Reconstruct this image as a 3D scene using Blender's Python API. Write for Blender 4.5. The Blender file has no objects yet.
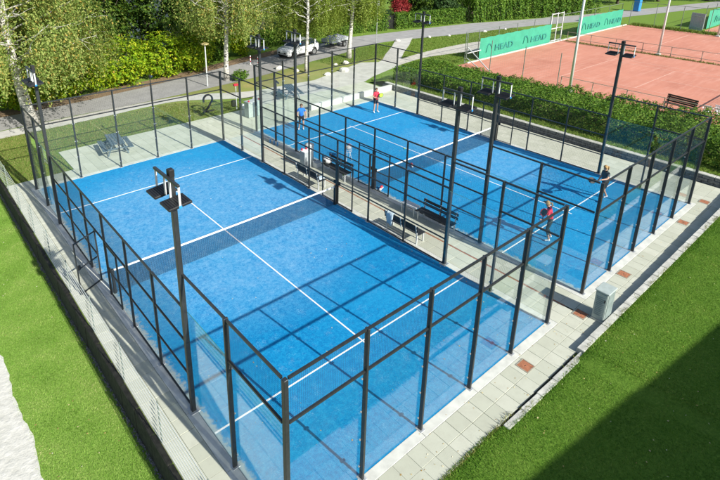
import bpy, bmesh, math, random
import numpy as np
from mathutils import Vector, Matrix

sc = bpy.context.scene
R = math.radians
rnd = random.Random(7)
nrg = np.random.default_rng(11)

# ------------------------------------------------------------------ camera
cam_d = bpy.data.cameras.new('camera')
cam = bpy.data.objects.new('camera', cam_d)
sc.collection.objects.link(cam)
yaw, pit, rol = 0.689, -0.339, 0.003
fw = Vector((math.cos(pit) * math.sin(yaw), math.cos(pit) * math.cos(yaw), math.sin(pit)))
rt = fw.cross(Vector((0, 0, 1))).normalized()
up = rt.cross(fw)
r2 = math.cos(rol) * rt + math.sin(rol) * up
u2 = -math.sin(rol) * rt + math.cos(rol) * up
m4 = Matrix((r2, u2, -fw)).transposed().to_4x4()
m4.translation = (-4.344, -6.208, 11.733)
cam.matrix_world = m4
cam_d.sensor_width = 36
cam_d.lens = 538.732 / 720 * 36
cam_d.shift_x = (360 - 318.994) / 720
cam_d.shift_y = -(240 - 118.923) / 720
cam_d.clip_start = 0.1
cam_d.clip_end = 1500
sc.camera = cam

# ------------------------------------------------------------------ world, sun, exposure
SUN = Vector((0.64, -6.37, 4.18)).normalized()
w = bpy.data.worlds.new('World')
sc.world = w
w.use_nodes = True
wn = w.node_tree.nodes
wn.clear()
sky = wn.new('ShaderNodeTexSky')
sky.sky_type = 'NISHITA'
sky.sun_disc = False
sky.sun_elevation = math.asin(SUN.z)
sky.sun_rotation = math.atan2(SUN.x, SUN.y)
sky.air_density = 1.0
sky.dust_density = 1.3
bgn = wn.new('ShaderNodeBackground')
bgn.inputs['Strength'].default_value = 0.10
wo = wn.new('ShaderNodeOutputWorld')
w.node_tree.links.new(sky.outputs[0], bgn.inputs[0])
w.node_tree.links.new(bgn.outputs[0], wo.inputs[0])
sun_d = bpy.data.lights.new('sun', 'SUN')
sun_d.energy = 4.7
sun_d.angle = R(0.5)
sun_d.color = (1.0, 0.965, 0.88)
sun = bpy.data.objects.new('sun', sun_d)
sc.collection.objects.link(sun)
sun.rotation_euler = SUN.to_track_quat('Z', 'Y').to_euler()
sun.location = SUN * 80

sc.view_settings.view_transform = 'Standard'
sc.view_settings.look = 'None'
sc.view_settings.exposure = 0.68
sc.view_settings.gamma = 1
sc.render.engine = 'CYCLES'
cy = sc.cycles
cy.max_bounces = 10
cy.diffuse_bounces = 3
cy.glossy_bounces = 3
cy.transmission_bounces = 4
cy.transparent_max_bounces = 40
cy.caustics_reflective = False
cy.caustics_refractive = False
try:
    cy.use_denoising = True
    cy.denoiser = 'OPENIMAGEDENOISE'
except Exception:
    pass

# ------------------------------------------------------------------ materials
MAT = {}


def mk(name):
    m = bpy.data.materials.new(name)
    m.use_nodes = True
    nt = m.node_tree
    b = nt.nodes.get('Principled BSDF')
    MAT[name] = m
    return m, nt, b


def node(nt, typ, **kw):
    n = nt.nodes.new(typ)
    for k, v in kw.items():
        if isinstance(k, str) and k in n.inputs.keys():
            n.inputs[k].default_value = v
        else:
            setattr(n, k, v)
    return n


def worldpos(nt):
    return nt.nodes.new('ShaderNodeNewGeometry').outputs['Position']


def noise(nt, vec, scale, detail=4, rough=0.55):
    n = node(nt, 'ShaderNodeTexNoise')
    n.inputs['Scale'].default_value = scale
    n.inputs['Detail'].default_value = detail
    n.inputs['Roughness'].default_value = rough
    nt.links.new(vec, n.inputs['Vector'])
    return n.outputs['Fac']


def ramp(nt, fac, stops):
    r = nt.nodes.new('ShaderNodeValToRGB')
    el = r.color_ramp.elements
    while len(el) < len(stops):
        el.new(0.5)
    for e, (p, c) in zip(el, stops):
        e.position = p
        e.color = (c[0], c[1], c[2], 1)
    nt.links.new(fac, r.inputs[0])
    return r.outputs[0]


def mix(nt, fac, a, b, mode='MIX'):
    n = nt.nodes.new('ShaderNodeMix')
    n.data_type = 'RGBA'
    n.blend_type = mode
    for s, v in ((n.inputs[0], fac), (n.inputs[6], a), (n.inputs[7], b)):
        if hasattr(v, 'is_linked'):
            nt.links.new(v, s)
        elif isinstance(v, (int, float)):
            s.default_value = v
        else:
            s.default_value = (v[0], v[1], v[2], 1)
    return n.outputs[2]


def mth(nt, op, a, b=0.0, clamp=False):
    n = nt.nodes.new('ShaderNodeMath')
    n.operation = op
    n.use_clamp = clamp
    for s, v in ((n.inputs[0], a), (n.inputs[1], b)):
        if hasattr(v, 'is_linked'):
            nt.links.new(v, s)
        else:
            s.default_value = v
    return n.outputs[0]


def bump(nt, b, h, strength=0.3, dist=0.02):
    n = nt.nodes.new('ShaderNodeBump')
    n.inputs['Strength'].default_value = strength
    n.inputs['Distance'].default_value = dist
    nt.links.new(h, n.inputs['Height'])
    nt.links.new(n.outputs[0], b.inputs['Normal'])


def solid(name, col, rough=0.6, metal=0.0, var=0.12, scale=6.0, bmp=0.0, bscale=40.0, spec=0.5):
    """a painted / cast surface: base colour with a soft uneven tone and fine relief"""
    m, nt, b = mk(name)
    p = worldpos(nt)
    n = noise(nt, p, scale, 5)
    lo = [c * (1 - var) for c in col]
    hi = [min(1, c * (1 + var)) for c in col]
    c = ramp(nt, n, [(0.3, lo), (0.7, hi)])
    nt.links.new(c, b.inputs['Base Color'])
    b.inputs['Roughness'].default_value = rough
    b.inputs['Metallic'].default_value = metal
    b.inputs['Specular IOR Level'].default_value = spec
    if bmp:
        bump(nt, b, noise(nt, p, bscale, 4), bmp, 0.01)
    return m


def leafmat(name, cols, trans=0.35, rough=0.55, ns=0.9, nw=0.35, nc=1.0):
    """leaves: each leaf its own tone, some light through the blade"""
    m, nt, b = mk(name)
    g = nt.nodes.new('ShaderNodeNewGeometry')
    n = noise(nt, g.outputs['Position'], ns, 5, 0.65)
    if nc != 1.0:
        n = mth(nt, 'ADD', mth(nt, 'MULTIPLY', mth(nt, 'SUBTRACT', n, 0.5), nc), 0.5, True)
    s = mth(nt, 'ADD', mth(nt, 'MULTIPLY', g.outputs['Random Per Island'], 1 - nw), mth(nt, 'MULTIPLY', n, nw))
    k = len(cols)
    c = ramp(nt, s, [(0.12 + 0.76 * i / (k - 1), cc) for i, cc in enumerate(cols)])
    nt.links.new(c, b.inputs['Base Color'])
    b.inputs['Roughness'].default_value = rough
    b.inputs['Specular IOR Level'].default_value = 0.12
    t = nt.nodes.new('ShaderNodeBsdfTranslucent')
    c2 = mix(nt, 1.0, c, (1.25, 1.15, 0.6), 'MULTIPLY')
    nt.links.new(c2, t.inputs[0])
    ms = nt.nodes.new('ShaderNodeMixShader')
    ms.inputs[0].default_value = trans
    nt.links.new(b.outputs[0], ms.inputs[1])
    nt.links.new(t.outputs[0], ms.inputs[2])
    out = [x for x in nt.nodes if x.type == 'OUTPUT_MATERIAL'][0]
    nt.links.new(ms.outputs[0], out.inputs[0])
    return m


def make_materials():
    # lawn soil and grass sheet: the worn yard side, the fresh sunken lawn and the darker bank
    for nm, cols, wash in (('lawn', ((0.075, 0.145, 0.02), (0.15, 0.25, 0.04), (0.26, 0.33, 0.08)), (0.20, 0.24, 0.06)),
                           ('lawn_fresh', ((0.08, 0.18, 0.02), (0.18, 0.32, 0.05), (0.31, 0.41, 0.11)), (0.30, 0.33, 0.12)),
                           ('lawn_dark', ((0.028, 0.09, 0.008), (0.09, 0.195, 0.02), (0.19, 0.29, 0.05)), (0.20, 0.24, 0.06))):
        m, nt, b = mk(nm)
        p = worldpos(nt)
        a = noise(nt, p, 0.35, 4)
        f = noise(nt, p, 14, 6, 0.7)
        c = ramp(nt, f, [(0.25, cols[0]), (0.55, cols[1]), (0.8, cols[2])])
        if nm == 'lawn':
            dry = ramp(nt, f, [(0.25, (0.21, 0.19, 0.06)), (0.7, (0.42, 0.36, 0.16))])
            sx = node(nt, 'ShaderNodeSeparateXYZ')
            nt.links.new(p, sx.inputs[0])
            # worn, dry verge between the birches and the paved yard
            yy = mth(nt, 'MULTIPLY', mth(nt, 'ABSOLUTE', mth(nt, 'SUBTRACT', sx.outputs[1], 29.3)), 0.30)
            xx = mth(nt, 'MULTIPLY', mth(nt, 'ABSOLUTE', mth(nt, 'SUBTRACT', sx.outputs[0], 20.5)), 0.085)
            d = mth(nt, 'SUBTRACT', 1.55, mth(nt, 'ADD', yy, xx))
            d = mth(nt, 'MULTIPLY', d, mth(nt, 'ADD', mth(nt, 'MULTIPLY', a, 2.0), -0.35), clamp=True)
            c = mix(nt, d, c, dry)
        c = mix(nt, mth(nt, 'MULTIPLY', noise(nt, p, 1.7, 5), 0.30), c, wash)
        nt.links.new(c, b.inputs['Base Color'])
        b.inputs['Roughness'].default_value = 0.9
        b.inputs['Specular IOR Level'].default_value = 0.05
        bump(nt, b, f, 0.6, 0.05)

    # padel turf: blue pile with sand brushed into it
    m, nt, b = mk('blue_turf')
    p = worldpos(nt)
    tc = nt.nodes.new('ShaderNodeTexCoord')
    fine = noise(nt, p, 24, 6, 0.75)
    mid = noise(nt, p, 2.6, 6, 0.7)
    big = noise(nt, p, 0.33, 4, 0.6)
    grain = mth(nt, 'ADD', mth(nt, 'MULTIPLY', fine, 0.5), mth(nt, 'MULTIPLY', noise(nt, p, 8.5, 5, 0.7), 0.5))
    c = ramp(nt, grain, [(0.40, (0.0, 0.15, 0.38)), (0.50, (0.0, 0.215, 0.475)), (0.60, (0.012, 0.285, 0.54))])
    c = mix(nt, mth(nt, 'MULTIPLY', mth(nt, 'SUBTRACT', big, 0.36), 1.5, True), c, (0.012, 0.27, 0.52))
    spk = mth(nt, 'MULTIPLY', mth(nt, 'SUBTRACT', mth(nt, 'MULTIPLY', mid, fine), 0.30), 5.0, True)
    c = mix(nt, mth(nt, 'MULTIPLY', spk, 0.55), c, (0.36, 0.50, 0.62))
    # paler ovals: court one's brighter sunlit zone painted in; court two's pale sand
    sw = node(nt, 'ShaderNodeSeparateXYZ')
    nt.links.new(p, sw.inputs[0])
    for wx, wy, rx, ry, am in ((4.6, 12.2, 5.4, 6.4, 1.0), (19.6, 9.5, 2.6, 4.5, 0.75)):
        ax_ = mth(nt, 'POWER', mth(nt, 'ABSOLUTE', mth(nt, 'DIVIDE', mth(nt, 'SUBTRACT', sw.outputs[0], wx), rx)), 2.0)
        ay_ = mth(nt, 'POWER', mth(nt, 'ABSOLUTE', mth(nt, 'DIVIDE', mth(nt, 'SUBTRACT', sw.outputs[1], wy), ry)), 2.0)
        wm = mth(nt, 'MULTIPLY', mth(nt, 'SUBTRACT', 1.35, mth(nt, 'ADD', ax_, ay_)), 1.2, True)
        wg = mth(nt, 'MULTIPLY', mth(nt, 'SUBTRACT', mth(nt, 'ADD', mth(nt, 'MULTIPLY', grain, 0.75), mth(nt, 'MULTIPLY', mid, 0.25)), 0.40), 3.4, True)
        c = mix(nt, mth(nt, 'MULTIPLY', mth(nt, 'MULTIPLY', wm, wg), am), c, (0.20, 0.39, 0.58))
    # sand drifted against the low edge of the pile
    sx = node(nt, 'ShaderNodeSeparateXYZ')
    nt.links.new(tc.outputs['Object'], sx.inputs[0])
    ex = mth(nt, 'SUBTRACT', 0.62, mth(nt, 'MULTIPLY', sx.outputs[0], 1.35))
    ed = mth(nt, 'MULTIPLY', mth(nt, 'SUBTRACT', mth(nt, 'ADD', ex, noise(nt, p, 7, 5, 0.7)), 0.88), 5.0, True)
    c = mix(nt, mth(nt, 'MULTIPLY', ed, 0.75), c, (0.42, 0.46, 0.40))
    nt.links.new(c, b.inputs['Base Color'])
    b.inputs['Roughness'].default_value = 0.75
    b.inputs['Specular IOR Level'].default_value = 0.15
    b.inputs['Sheen Weight'].default_value = 0.06
    b.inputs['Sheen Roughness'].default_value = 0.45
    bump(nt, b, grain, 0.6, 0.02)

    # concrete slabs: each piece its own tone
    m, nt, b = mk('slab')
    g = nt.nodes.new('ShaderNodeNewGeometry')
    oi = nt.nodes.new('ShaderNodeObjectInfo')
    p = g.outputs['Position']
    s = mth(nt, 'FRACT', mth(nt, 'ADD', g.outputs['Random Per Island'], oi.outputs['Random']))
    c = ramp(nt, s, [(0.0, (0.43, 0.445, 0.355)), (0.5, (0.47, 0.485, 0.395)), (1.0, (0.51, 0.52, 0.43))])
    st = noise(nt, p, 3.2, 6, 0.65)
    c = mix(nt, mth(nt, 'MULTIPLY', mth(nt, 'SUBTRACT', st, 0.45), 1.6, True), c, (0.37, 0.375, 0.30))
    nt.links.new(c, b.inputs['Base Color'])
    b.inputs['Roughness'].default_value = 0.85
    bump(nt, b, noise(nt, p, 60, 4), 0.25, 0.01)

    solid('joint', (0.30, 0.295, 0.19), 0.95, var=0.4, scale=9)
    solid('beam', (0.57, 0.58, 0.53), 0.85, var=0.14, scale=3.5, bmp=0.2)
    solid('kerb', (0.47, 0.47, 0.42), 0.88, var=0.22, scale=5, bmp=0.35)
    solid('wallstone', (0.15, 0.152, 0.155), 0.9, var=0.5, scale=11, bmp=0.8, bscale=25)
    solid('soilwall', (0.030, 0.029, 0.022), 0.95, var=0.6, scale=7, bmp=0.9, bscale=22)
    solid('asphalt', (0.30, 0.295, 0.285), 0.9, var=0.13, scale=1.3, bmp=0.3, bscale=70)
    solid('litter', (0.20, 0.135, 0.075), 0.95, var=0.5, scale=9, bmp=0.6)
    solid('pathway', (0.47, 0.46, 0.42), 0.9, var=0.14, scale=1.4, bmp=0.3)
    solid('gravel', (0.44, 0.42, 0.36), 0.95, var=0.22, scale=3, bmp=0.6)
    solid('paint_white', (0.80, 0.81, 0.82), 0.6, var=0.10, scale=20)
    solid('clay_line', (0.60, 0.36, 0.28), 0.8, var=0.25, scale=6)
    # sand
    m, nt, b = mk('sand')
    p = worldpos(nt)
    n1 = noise(nt, p, 4.5, 6, 0.65)
    c = ramp(nt, n1, [(0.3, (0.48, 0.475, 0.42)), (0.7, (0.64, 0.63, 0.575))])
    nt.links.new(c, b.inputs['Base Color'])
    b.inputs['Roughness'].default_value = 0.95
    bump(nt, b, n1, 0.7, 0.06)
    # clay
    m, nt, b = mk('clay')
    p = worldpos(nt)
    n1 = noise(nt, p, 0.35, 6, 0.65)
    n2 = noise(nt, p, 5, 5, 0.7)
    c = ramp(nt, n1, [(0.3, (0.42, 0.152, 0.096)), (0.7, (0.54, 0.215, 0.14))])
    c = mix(nt, mth(nt, 'MULTIPLY', n2, 0.35), c, (0.60, 0.28, 0.20))
    mp = nt.nodes.new('ShaderNodeMapping')
    mp.inputs['Scale'].default_value = (0.25, 2.2, 1)
    mp.inputs['Rotation'].default_value = (0, 0, 0.25)
    nt.links.new(p, mp.inputs[0])
    n3 = noise(nt, mp.outputs[0], 1.2, 6, 0.7)
    c = mix(nt, mth(nt, 'MULTIPLY', mth(nt, 'SUBTRACT', n3, 0.48), 2.2, True), c, (0.62, 0.33, 0.25))
    c = mix(nt, mth(nt, 'MULTIPLY', mth(nt, 'SUBTRACT', 0.42, n1), 2.5, True), c, (0.36, 0.12, 0.075))
    nt.links.new(c, b.inputs['Base Color'])
    b.inputs['Roughness'].default_value = 0.95
    # metals and plastics
    solid('steel_dark', (0.022, 0.025, 0.026), 0.42, 0.0, var=0.25, scale=9, spec=0.6)
    solid('wire_dark', (0.016, 0.02, 0.022), 0.5, 0.0, var=0.1)
    solid('galv', (0.50, 0.52, 0.53), 0.45, 0.6, var=0.15, scale=12)
    solid('galv_pale', (0.62, 0.65, 0.64), 0.55, 0.15, var=0.1, scale=12)
    solid('green_pole', (0.16, 0.20, 0.17), 0.6, 0.1, var=0.15)
    solid('white_plastic', (0.78, 0.80, 0.80), 0.45, var=0.05)
    solid('pale_grey', (0.40, 0.44, 0.45), 0.55, var=0.10)
    solid('cabinet_grey', (0.36, 0.42, 0.40), 0.55, var=0.10, scale=7)
    solid('louvre', (0.20, 0.25, 0.245), 0.6, var=0.15)
    solid('blue_plastic', (0.03, 0.25, 0.60), 0.4, var=0.1)
    solid('red_plastic', (0.60, 0.03, 0.05), 0.45, var=0.1)
    solid('lime', (0.35, 0.60, 0.04), 0.5, var=0.1)
    solid('bench_slat', (0.025, 0.028, 0.03), 0.55, var=0.3)
    solid('table_slat', (0.10, 0.135, 0.16), 0.55, var=0.2)
    solid('rust', (0.33, 0.13, 0.065), 0.85, var=0.35, scale=14, bmp=0.4)
    solid('rust_frame', (0.30, 0.27, 0.21), 0.8, var=0.3, scale=14)
    solid('net_tape', (0.82, 0.82, 0.80), 0.6, var=0.04)
    solid('net_mesh', (0.006, 0.022, 0.05), 0.7, var=0.1)
    solid('banner', (0.035, 0.30, 0.19), 0.7, var=0.10, scale=1.5)
    solid('banner_ink', (0.016, 0.20, 0.17), 0.7, var=0.1)
    solid('towel', (0.55, 0.68, 0.76), 0.9, var=0.1)
    solid('rock', (0.60, 0.58, 0.53), 0.9, var=0.2, scale=6, bmp=0.6)
    solid('wood_dark', (0.055, 0.045, 0.035), 0.8, var=0.3)
    solid('lamp_yellow', (0.45, 0.38, 0.17), 0.6, var=0.1)
    solid('wall_render', (0.72, 0.68, 0.60), 0.9, var=0.05)
    solid('roof_tile', (0.26, 0.11, 0.07), 0.85, var=0.3, scale=5)
    solid('hall_wall', (0.42, 0.42, 0.40), 0.85, var=0.08)
    solid('hall_roof', (0.20, 0.20, 0.20), 0.85, var=0.1)
    solid('tarp', (0.38, 0.40, 0.42), 0.6, var=0.45, scale=6, bmp=0.5, bscale=8)
    solid('tyre', (0.018, 0.018, 0.018), 0.85, var=0.2)
    solid('rim', (0.45, 0.46, 0.47), 0.35, 0.8, var=0.1)
    solid('black_trim', (0.012, 0.012, 0.013), 0.5, var=0.2)
    solid('dirt_bag', (0.70, 0.70, 0.68), 0.8, var=0.1)
    m, nt, b = mk('car_white')
    b.inputs['Base Color'].default_value = (0.80, 0.81, 0.82, 1)
    b.inputs['Roughness'].default_value = 0.3
    b.inputs['Coat Weight'].default_value = 0.6
    m, nt, b = mk('car_glass')
    b.inputs['Base Color'].default_value = (0.015, 0.025, 0.03, 1)
    b.inputs['Roughness'].default_value = 0.06
    m, nt, b = mk('lens')
    b.inputs['Base Color'].default_value = (0.55, 0.58, 0.60, 1)
    b.inputs['Roughness'].default_value = 0.1
    # bark
    m, nt, b = mk('birch_bark')
    p = worldpos(nt)
    mp = nt.nodes.new('ShaderNodeMapping')
    mp.inputs['Scale'].default_value = (3.0, 3.0, 9.0)
    nt.links.new(p, mp.inputs[0])
    n1 = noise(nt, mp.outputs[0], 0.9, 5, 0.7)
    c = ramp(nt, n1, [(0.36, (0.035, 0.03, 0.025)), (0.46, (0.50, 0.48, 0.43)), (0.75, (0.70, 0.68, 0.63))])
    nt.links.new(c, b.inputs['Base Color'])
    b.inputs['Roughness'].default_value = 0.85
    bump(nt, b, n1, 0.6, 0.03)
    solid('bark', (0.075, 0.06, 0.045), 0.95, var=0.5, scale=9, bmp=0.8, bscale=18)
    # leaves
    leafmat('grass_blade', [(0.10, 0.20, 0.022), (0.185, 0.355, 0.05), (0.28, 0.43, 0.09), (0.47, 0.51, 0.21)], 0.3, ns=0.9, nw=0.6, nc=2.2)
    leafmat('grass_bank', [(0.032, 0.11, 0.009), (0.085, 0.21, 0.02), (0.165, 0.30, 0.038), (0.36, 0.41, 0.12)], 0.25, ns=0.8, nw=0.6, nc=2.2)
    leafmat('grass_far', [(0.06, 0.12, 0.015), (0.12, 0.20, 0.025), (0.19, 0.26, 0.05), (0.28, 0.29, 0.09)], 0.3)
    leafmat('grass_dry', [(0.10, 0.14, 0.03), (0.20, 0.23, 0.06), (0.34, 0.30, 0.12)], 0.25)
    leafmat('birch_leaf', [(0.07, 0.12, 0.022), (0.13, 0.20, 0.04), (0.20, 0.28, 0.06), (0.28, 0.35, 0.09), (0.38, 0.41, 0.13), (0.52, 0.29, 0.05)], 0.4)
    leafmat('birch_leaf_green', [(0.07, 0.12, 0.018), (0.15, 0.22, 0.035), (0.25, 0.33, 0.06), (0.32, 0.37, 0.09)], 0.42)
    leafmat('shrub_leaf', [(0.06, 0.13, 0.009), (0.17, 0.31, 0.014), (0.31, 0.45, 0.022), (0.52, 0.50, 0.035)], 0.4)
    leafmat('hedge_leaf', [(0.025, 0.065, 0.010), (0.06, 0.14, 0.016), (0.12, 0.23, 0.025), (0.21, 0.31, 0.05)], 0.28)
    leafmat('dark_leaf', [(0.010, 0.028, 0.005), (0.026, 0.062, 0.009), (0.06, 0.115, 0.014), (0.13, 0.19, 0.022)], 0.25)
    leafmat('conifer_leaf', [(0.014, 0.035, 0.010), (0.03, 0.07, 0.018), (0.055, 0.10, 0.028)], 0.15)
    leafmat('litter_leaf', [(0.30, 0.17, 0.07), (0.50, 0.36, 0.14), (0.62, 0.55, 0.34), (0.70, 0.68, 0.55)], 0.2)
    leafmat('red_leaf', [(0.16, 0.015, 0.02), (0.30, 0.03, 0.04), (0.40, 0.09, 0.07)], 0.3)
    # glass: clear sheet that mirrors more at a slant, faint green in the body
    m, nt, b = mk('glass')
    nt.nodes.remove(b)
    lw = nt.nodes.new('ShaderNodeLayerWeight')
    lw.inputs['Blend'].default_value = 0.5
    f = mth(nt, 'POWER', lw.outputs['Facing'], 5.0)
    f = mth(nt, 'ADD', mth(nt, 'MULTIPLY', f, 0.95), 0.036, True)
    tr = nt.nodes.new('ShaderNodeBsdfTransparent')
    tr.inputs[0].default_value = (0.98, 0.998, 0.99, 1)
    gl = nt.nodes.new('ShaderNodeBsdfGlossy')
    gl.inputs['Roughness'].default_value = 0.0
    gl.inputs[0].default_value = (0.97, 1, 1, 1)
    ms = nt.nodes.new('ShaderNodeMixShader')
    nt.links.new(f, ms.inputs[0])
    nt.links.new(tr.outputs[0], ms.inputs[1])
    nt.links.new(gl.outputs[0], ms.inputs[2])
    df = nt.nodes.new('ShaderNodeBsdfDiffuse')
    df.inputs[0].default_value = (0.55, 0.56, 0.52, 1)
    m2 = nt.nodes.new('ShaderNodeMixShader')
    dn = noise(nt, worldpos(nt), 1.1, 6, 0.7)
    nt.links.new(mth(nt, 'MULTIPLY', mth(nt, 'SUBTRACT', dn, 0.54), 0.06, True), m2.inputs[0])
    nt.links.new(ms.outputs[0], m2.inputs[1])
    nt.links.new(df.outputs[0], m2.inputs[2])
    out = [x for x in nt.nodes if x.type == 'OUTPUT_MATERIAL'][0]
    nt.links.new(m2.outputs[0], out.inputs[0])
    solid('glass_edge', (0.04, 0.20, 0.17), 0.3, var=0.05)
    solid('window_dark', (0.02, 0.025, 0.03), 0.1, var=0.1)
    # people
    solid('skin', (0.50, 0.28, 0.19), 0.6, var=0.08)
    solid('shirt_red', (0.62, 0.028, 0.06), 0.8, var=0.15, scale=18)
    solid('shirt_blue', (0.015, 0.17, 0.60), 0.8, var=0.15, scale=18)
    solid('shirt_dark', (0.055, 0.075, 0.09), 0.8, var=0.2, scale=18)
    solid('shorts_dark', (0.014, 0.018, 0.028), 0.85, var=0.2)
    solid('leggings', (0.02, 0.045, 0.05), 0.85, var=0.2)
    solid('shoe', (0.72, 0.73, 0.74), 0.6, var=0.1)
    solid('hair_blond', (0.38, 0.24, 0.09), 0.7, var=0.3, scale=40)
    solid('hair_brown', (0.09, 0.05, 0.028), 0.7, var=0.3, scale=40)
    solid('racket_black', (0.012, 0.014, 0.016), 0.45, var=0.1)


make_materials()


# ------------------------------------------------------------------ mesh helpers
class MB:
    def __init__(s):
        s.v, s.f, s.mi, s.cur = [], [], [], 0

    def add(s, verts, faces):
        o = len(s.v)
        s.v += [tuple(v) for v in verts]
        for f in faces:
            s.f.append(tuple(i + o for i in f))
            s.mi.append(s.cur)
        return s

    def box(s, c, d, M=None):
        x, y, z = [q / 2 for q in d]
        vs = [Vector((i * x, j * y, k * z)) for k in (-1, 1) for j in (-1, 1) for i in (-1, 1)]
        if M is not None:
            vs = [M @ v for v in vs]
        c = Vector(c)
        return s.add([v + c for v in vs], [(0, 2, 3, 1), (4, 5, 7, 6), (0, 1, 5, 4), (2, 6, 7, 3), (0, 4, 6, 2), (1, 3, 7, 5)])

    def bbox(s, c, d, bv=0.01, M=None):
        """box with bevelled upright and top edges"""
        x, y, z = [q / 2 for q in d]
        b = min(bv, x * .9, y * .9, z * .9)
        rings = []
        for zz, k in ((-z, b), (-z + b, 0), (z - b, 0), (z, b)):
            r = []
            for sx_, sy_ in ((-1, -1), (1, -1), (1, 1), (-1, 1)):
                a = (sx_ * (x - k - b), sy_ * (y - k))
                e = (sx_ * (x - k), sy_ * (y - k - b))
                r += [a, e] if sx_ * sy_ < 0 else [e, a]
            rings.append([Vector((p[0], p[1], zz)) for p in r])
        vs = [v for r in rings for v in r]
        if M is not None:
            vs = [M @ v for v in vs]
        c = Vector(c)
        fs = []
        for i in range(3):
            for j in range(8):
                fs.append((i * 8 + j, i * 8 + (j + 1) % 8, i * 8 + 8 + (j + 1) % 8, i * 8 + 8 + j))
        fs.append(tuple(range(7, -1, -1)))
        fs.append(tuple(range(24, 32)))
        return s.add([v + c for v in vs], fs)

    def frame(s, p0, p1):
        d = (Vector(p1) - Vector(p0))
        L = d.length
        d.normalize()
        a = Vector((0, 0, 1)) if abs(d.z) < 0.95 else Vector((0, 1, 0))
        x = d.cross(a).normalized()
        y = x.cross(d).normalized()
        return d, L, x, y

    def bar(s, p0, p1, wd, ht):
        p0, p1 = Vector(p0), Vector(p1)
        d, L, x, y = s.frame(p0, p1)
        vs = [p + x * (i * wd / 2) + y * (j * ht / 2) for p in (p0, p1) for j in (-1, 1) for i in (-1, 1)]
        return s.add(vs, [(0, 2, 3, 1), (4, 5, 7, 6), (0, 1, 5, 4), (2, 6, 7, 3), (0, 4, 6, 2), (1, 3, 7, 5)])

    def tube(s, pts, rad, n=8, cap=True):
        """swept round tube through pts with a radius per point"""
        pts = [Vector(p) for p in pts]
        if not isinstance(rad, (list, tuple)):
            rad = [rad] * len(pts)
        o = []
        px = None
        for i, p in enumerate(pts):
            t = (pts[min(i + 1, len(pts) - 1)] - pts[max(i - 1, 0)]).normalized()
            if px is None:
                a = Vector((0, 0, 1)) if abs(t.z) < 0.95 else Vector((1, 0, 0))
                px = t.cross(a).normalized()
            else:
                px = (px - t * px.dot(t)).normalized()
            py = t.cross(px)
            for k in range(n):
                an = 2 * math.pi * k / n
                o.append(p + (px * math.cos(an) + py * math.sin(an)) * rad[i])
        fs = []
        for i in range(len(pts) - 1):
            for k in range(n):
                fs.append((i * n + k, i * n + (k + 1) % n, i * n + n + (k + 1) % n, i * n + n + k))
        if cap:
            fs.append(tuple(range(n - 1, -1, -1)))
            fs.append(tuple(range((len(pts) - 1) * n, len(pts) * n)))
        return s.add(o, fs)

    def wire(s, p0, p1, t):
        p0, p1 = Vector(p0), Vector(p1)
        d, L, x, y = s.frame(p0, p1)
        h = t / 2
        o = [p + q for p in (p0, p1) for q in (x * h, y * h, -x * h, -y * h)]
        return s.add(o, [(k, (k + 1) % 4, 4 + (k + 1) % 4, 4 + k) for k in range(4)])

    def prism(s, poly, z0, z1):
        n = len(poly)
        vs = [(x, y, z0) for x, y in poly] + [(x, y, z1) for x, y in poly]
        fs = [tuple(range(n - 1, -1, -1)), tuple(range(n, 2 * n))]
        fs += [(i, (i + 1) % n, n + (i + 1) % n, n + i) for i in range(n)]
        return s.add(vs, fs)

    def ball(s, c, r, seg=10, rings=6, sc=(1, 1, 1)):
        vs, fs = [(c[0], c[1], c[2] - r * sc[2])], []
        for i in range(1, rings):
            a = math.pi * i / rings - math.pi / 2
            for k in range(seg):
                b = 2 * math.pi * k / seg
                vs.append((c[0] + r * sc[0] * math.cos(a) * math.cos(b), c[1] + r * sc[1] * math.cos(a) * math.sin(b), c[2] + r * sc[2] * math.sin(a)))
        vs.append((c[0], c[1], c[2] + r * sc[2]))
        for k in range(seg):
            fs.append((0, 1 + (k + 1) % seg, 1 + k))
            t = 1 + (rings - 2) * seg
            fs.append((len(vs) - 1, t + k, t + (k + 1) % seg))
        for i in range(rings - 2):
            for k in range(seg):
                a = 1 + i * seg
                fs.append((a + k, a + (k + 1) % seg, a + seg + (k + 1) % seg, a + seg + k))
        return s.add(vs, fs)

    def mesh(s, name, mats, smooth=False):
        me = bpy.data.meshes.new(name)
        me.from_pydata(s.v, [], s.f)
        if not isinstance(mats, (list, tuple)):
            mats = [mats]
        for q in mats:
            me.materials.append(MAT[q])
        if len(mats) > 1:
            me.polygons.foreach_set('material_index', s.mi)
        if smooth:
            me.polygons.foreach_set('use_smooth', [True] * len(me.polygons))
        me.update()
        return me

    def build(s, name, mats, parent=None, smooth=False, loc=None):
        return link(name, s.mesh(name, mats, smooth), parent, loc)


def link(name, me, parent=None, loc=None, rz=0.0):
    o = bpy.data.objects.new(name, me)
    sc.collection.objects.link(o)
    if parent is not None:
        o.parent = parent
    if loc is not None:
        o.location = loc
    if rz:
        o.rotation_euler.z = rz
    return o


def tag(o, label, cat=None, group=None, kind=None):
    if label:
        o['label'] = label
    if cat:
        o['category'] = cat
    if group:
        o['group'] = group
    if kind:
        o['kind'] = kind
    return o


def thing(name, label, cat, loc=(0, 0, 0), rz=0.0, group=None):
    return tag(link(name, None, None, loc, rz), label, cat, group)


def struct(o, label=None, cat=None):
    o['kind'] = 'structure'
    return tag(o, label, cat)


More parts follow.
